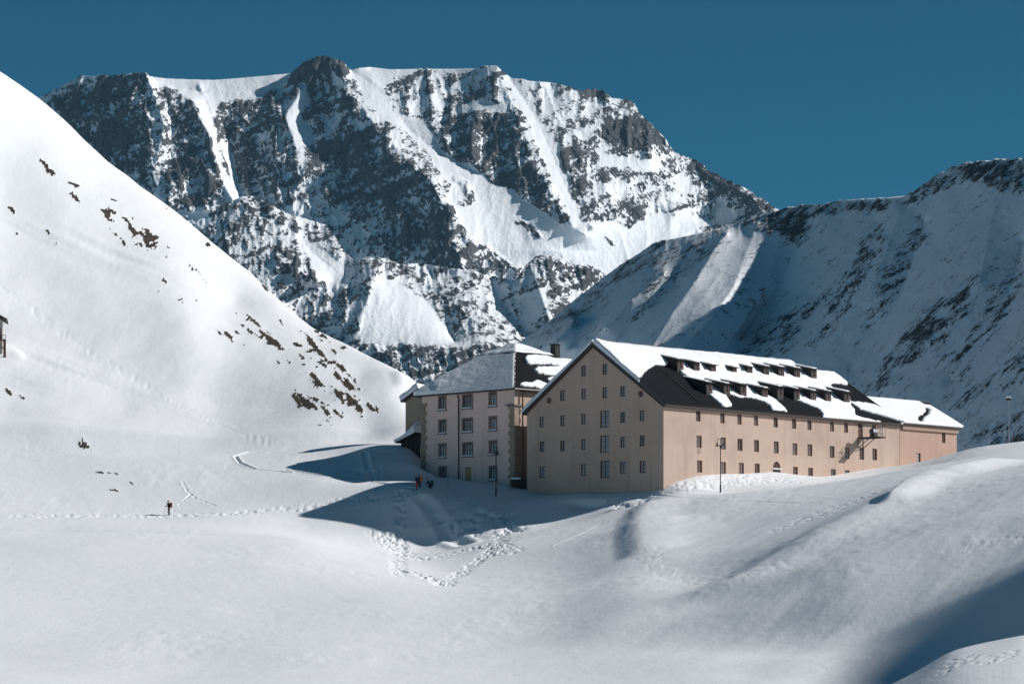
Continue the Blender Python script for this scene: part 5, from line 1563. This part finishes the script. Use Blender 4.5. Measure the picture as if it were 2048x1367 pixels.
def person(base, yaw, label, jacket, trousers, hat, arms='down', crouch=0.0, height=1.78, lean=0.05, stride=0.0):
    """standing or crouching figure; local +y is where it faces"""
    k = height / 1.78
    hz = 0.93 - 0.52 * crouch                      # pelvis
    V = Vector
    fwd = lean + 0.30 * crouch
    pel = V((0, -0.12 * crouch, hz))
    ch = pel + V((0, 0.10 + fwd * 0.9, 0.27)); sh = pel + V((0, 0.10 + fwd * 1.3, 0.50)) if crouch else pel + V((0, fwd * 0.8, 0.50))
    if not crouch: ch = pel + V((0, fwd * 0.4, 0.27))
    nk = sh + V((0, 0.03, 0.09)); hd = nk + V((0, 0.04, 0.12)); ht = hd + V((0, 0.02, 0.10))
    vs = [pel, ch, sh, nk, hd, ht]; es = [(0, 1), (1, 2), (2, 3), (3, 4), (4, 5)]
    rs = [(0.155, 0.12), (0.165, 0.12), (0.16, 0.10), 0.055, 0.092, 0.075]
    def leg(s):
        hip = pel + V((s * 0.10, 0, -0.06))
        if crouch:
            kn = V((s * 0.17, 0.34, 0.47)); an = V((s * 0.14, 0.02, 0.10)); toe = V((s * 0.15, 0.18, 0.045))
        else:
            kn = V((s * 0.11, 0.03 + s * stride * 0.5, 0.50)); an = V((s * 0.12, -0.03 + s * stride, 0.10)); toe = V((s * 0.13, 0.14 + s * stride, 0.045))
        b_ = len(vs); vs.extend([hip, kn, an, toe]); rs.extend([0.105, 0.075, 0.06, 0.05]); es.extend([(0, b_), (b_, b_ + 1), (b_ + 1, b_ + 2), (b_ + 2, b_ + 3)])
    leg(-1); leg(1)
    hands = []
    def arm_(s, mode):
        s0 = sh + V((s * 0.19, 0, -0.02))
        if mode == 'up':
            el = s0 + V((s * 0.10, 0.20, -0.16)); wr = el + V((-s * 0.02, 0.14, 0.22)); hn = wr + V((0, 0.03, 0.08))
        elif mode == 'pole':
            el = s0 + V((s * 0.08, 0.04, -0.28)); wr = el + V((s * 0.02, 0.22, -0.02)); hn = wr + V((0, 0.08, 0.0))
        elif mode == 'fwd':
            el = s0 + V((s * 0.06, 0.12, -0.24)); wr = el + V((-s * 0.06, 0.20, -0.08)); hn = wr + V((0, 0.07, -0.02))
        else:
            el = s0 + V((s * 0.08, -0.03, -0.28)); wr = el + V((0, 0.07, -0.25)); hn = wr + V((0, 0.02, -0.09))
        b_ = len(vs); vs.extend([s0, el, wr, hn]); rs.extend([0.075, 0.058, 0.042, 0.045]); es.extend([(2, b_), (b_, b_ + 1), (b_ + 1, b_ + 2), (b_ + 2, b_ + 3)])
        hands.append(hn)
        # five fingers
        d = (hn - wr).normalized(); side = V((1, 0, 0))
        for q in range(4):
            f0 = hn + side * (q - 1.5) * 0.019; f1 = f0 + d * (0.05 + 0.008 * (1.5 - abs(q - 1.5))) ; f2 = f1 + d * 0.03 + V((0, 0, -0.02))
            b2 = len(vs); vs.extend([f1, f2]); rs.extend([0.010, 0.008]); es.extend([(b_ + 3, b2), (b2, b2 + 1)])
        th = hn - side * s * 0.045 + d * 0.01; th2 = th + d * 0.035 - side * s * 0.01
        b2 = len(vs); vs.extend([th, th2]); rs.extend([0.011, 0.009]); es.extend([(b_ + 3, b2), (b2, b2 + 1)])
    ml, mr = arms if isinstance(arms, tuple) else (arms, arms)
    arm_(-1, ml); arm_(1, mr)
    vs = [v * k for v in vs]; rs = [tuple(x * k for x in r_) if isinstance(r_, tuple) else r_ * k for r_ in rs]
    zp, zn = pel.z * k, nk.z * k
    hv = [h_ * k for h_ in hands]
    def mf(c):
        if min((c - h_).length for h_ in hv) < 0.12: return 0
        if c.z > zn + 0.03: return 0
        if crouch:
            if c.z < 0.11: return 3
            return 2 if (c.z < zp + 0.02 or (c.y > 0.16 and c.z < 0.56 and abs(c.x) < 0.30 and c.z < ch.z * k - 0.05)) else 1
        if c.z < 0.13: return 3
        return 2 if c.z < zp - 0.04 else 1
    mw = Matrix.Translation(base) @ Matrix.Rotation(yaw, 4, 'Z')
    o = skin_mesh('person', vs, es, rs, [M_skin, jacket, trousers, M_black], mf, None, 2, 0, mw)
    tag(o, label, 'person', 'people on the snow path')
    WORLD[o.name] = mw
    # hat, eyes and nose
    hc = hd * k
    hb = MB().lathe(V((hc.x, hc.y - 0.01, hc.z)), [(0.115 * k, 0.015), (0.118 * k, 0.05), (0.10 * k, 0.11), (0.05 * k, 0.155), (0.0, 0.165)], 12)
    ho = hb.build('hat', hat, None, True); ho.matrix_basis = mw; WORLD[ho.name] = mw; adopt(ho, o)
    fb = MB().add([hc + V((-0.012, 0.095 * k, 0.01)), hc + V((0.012, 0.095 * k, 0.01)), hc + V((0, 0.125 * k, -0.03)), hc + V((0, 0.09 * k, -0.035))], [(0, 1, 2), (0, 2, 3), (1, 3, 2)])
    fo = fb.build('nose', M_skin, None); fo.matrix_basis = mw; WORLD[fo.name] = mw; adopt(fo, o)
    eb = MB()
    for s in (-1, 1): eb.box(hc + V((s * 0.035, 0.088 * k, 0.012)), V((1, 0, 0)), V((0, 1, 0)), EZ, -0.014, 0.014, -0.01, 0.012, -0.007, 0.007)
    eb.box(hc + V((0, 0.084 * k, -0.055)), V((1, 0, 0)), V((0, 1, 0)), EZ, -0.025, 0.025, -0.01, 0.01, -0.005, 0.005)
    eo = eb.build('face_features', M_hair, None); eo.matrix_basis = mw; WORLD[eo.name] = mw; adopt(eo, o)
    return o, mw, [mw @ h_ for h_ in hv], (mw @ (ch * k)), k

def backpack(mw, chest_local_z, depth, label, mat, size=1.0, y0=-0.13):
    V = Vector
    bm = bmesh.new()
    bmesh.ops.create_cube(bm, size=1.0)
    bmesh.ops.scale(bm, vec=V((0.33 * size, 0.24 * size, 0.56 * size)), verts=bm.verts)
    bmesh.ops.bevel(bm, geom=list(bm.edges), offset=0.07 * size, segments=3, affect='EDGES', profile=0.6)
    for v in bm.verts:
        v.co.x *= 1 - 0.18 * max(0, v.co.z / 0.28); v.co.y -= 0.02
    me = bpy.data.meshes.new('backpack'); bm.to_mesh(me); bm.free()
    me.materials.append(mat)
    for p in me.polygons: p.use_smooth = True
    w = mw @ Matrix.Translation(V((0, y0 - 0.11 * size, chest_local_z)))
    o = inst('backpack', me, None, w)
    tag(o, label, 'backpack')
    st = MB()
    for s in (-1, 1):
        st.tube([V((s * 0.11, 0.08, 0.20)), V((s * 0.13, 0.20, 0.22)), V((s * 0.14, 0.30, 0.05)), V((s * 0.13, 0.12, -0.16))], 0.022, 6)
    so_ = st.build('strap', M_black, None); so_.matrix_basis = w; WORLD[so_.name] = w; adopt(so_, o)
    lid = MB().lathe(V((0, -0.02, 0.20 * size)), [(0.16 * size, 0.02), (0.165 * size, 0.07), (0.12 * size, 0.12), (0.0, 0.14)], 12)
    lo = lid.build('lid', mat, None, True); lo.matrix_basis = w; WORLD[lo.name] = w; adopt(lo, o)
    return o

def ski_pole(hand, foot, label):
    d = (hand - foot).normalized()
    o = reg(thing('ski_pole', foot, label, 'ski pole', 'ski poles'))
    MB().tube([foot, hand + d * 0.02], 0.014, 6).build('shaft', M_iron, o)
    MB().tube([hand - d * 0.05, hand + d * 0.10], 0.024, 8).build('grip', M_black, o)
    MB().tube([foot + d * 0.06, foot + d * 0.08], [0.06, 0.05], 10).build('basket', M_black, o)
    return o

g0 = ground_pt(338, 1030, 425)
p1, mw1, h1, c1, k1 = person(g0, R(75), 'lone skier in black with maroon backpack on the path at left', M_black, M_black, M_black, ('pole', 'up'), 0, 1.80)
backpack(mw1, 1.22 * k1, 0.2, 'maroon backpack worn by the lone skier at left', M_maroon)
ft = Vector((h1[0].x - 0.25, h1[0].y - 0.05, 0)); ft.z = ground_z(ft.x, ft.y)
ski_pole(h1[0], ft, 'ski pole planted in front of the lone skier at left')
ft = Vector((h1[1].x + 0.05, h1[1].y, 0)); ft.z = ground_z(ft.x, ft.y) + 0.25
ski_pole(h1[1], ft, 'ski pole lifted in the raised hand of the lone skier')

g1 = ground_pt(834, 979, 430)
p2, mw2, h2_, c2, k2 = person(g1, R(50), 'standing hiker with dark jacket and red trousers on the path', M_navy, M_red, M_navy, ('fwd', 'down'), 0, 1.78, stride=0.06)
backpack(mw2, 1.22 * k2, 0.2, 'dark backpack on the hiker with red trousers', M_navy, 0.9)
ft = Vector((h2_[0].x - 0.1, h2_[0].y - 0.1, 0)); ft.z = ground_z(ft.x, ft.y)
ski_pole(h2_[0], ft, 'pole held by the hiker with red trousers')
g2_ = ground_pt(841.5, 978.5, 430); g2_ = g2_ + Vector((-0.12, 0.5, 0)); g2_.z = ground_z(g2_.x, g2_.y)
p3, mw3, h3, c3, k3 = person(g2_, R(35), 'hiker in orange jacket half hidden behind the red trousers', M_orange, M_black, M_black, 'down', 0, 1.72, stride=0.1)
backpack(mw3, 1.2 * k3, 0.2, 'orange backpack on the hiker in orange jacket', M_orange)
g3_ = ground_pt(862, 977, 430)
p4, mw4, h4, c4, k4 = person(g3_, R(120), 'figure in black crouching in the shade right of the hikers', M_black, M_black, M_black, 'fwd', 1.0, 1.75)
backpack(mw4, 0.74, 0.2, 'black backpack on the crouching figure', M_black, 0.9, y0=-0.05)

# ------------------------------------------------------------------ the thin air between here and the peaks
hz = MB().box(Vector((0, 0, 0)), Vector((1, 0, 0)), Vector((0, 1, 0)), EZ, -9500, 9500, -700, 16500, -8.5, 1400)
haze = hz.build('haze', [])
haze['kind'] = 'stuff'
m = bpy.data.materials.new('clear_mountain_air'); m.use_nodes = True
t = m.node_tree
t.nodes.remove(t.nodes['Principled BSDF'])
pv = t.nodes.new('ShaderNodeVolumePrincipled')
pv.inputs['Color'].default_value = (0.36, 0.72, 1.0, 1)
pv.inputs['Density'].default_value = 1.6e-5
pv.inputs['Anisotropy'].default_value = 0.0
t.links.new(pv.outputs[0], t.nodes['Material Output'].inputs['Volume'])
haze.data.materials.append(m)
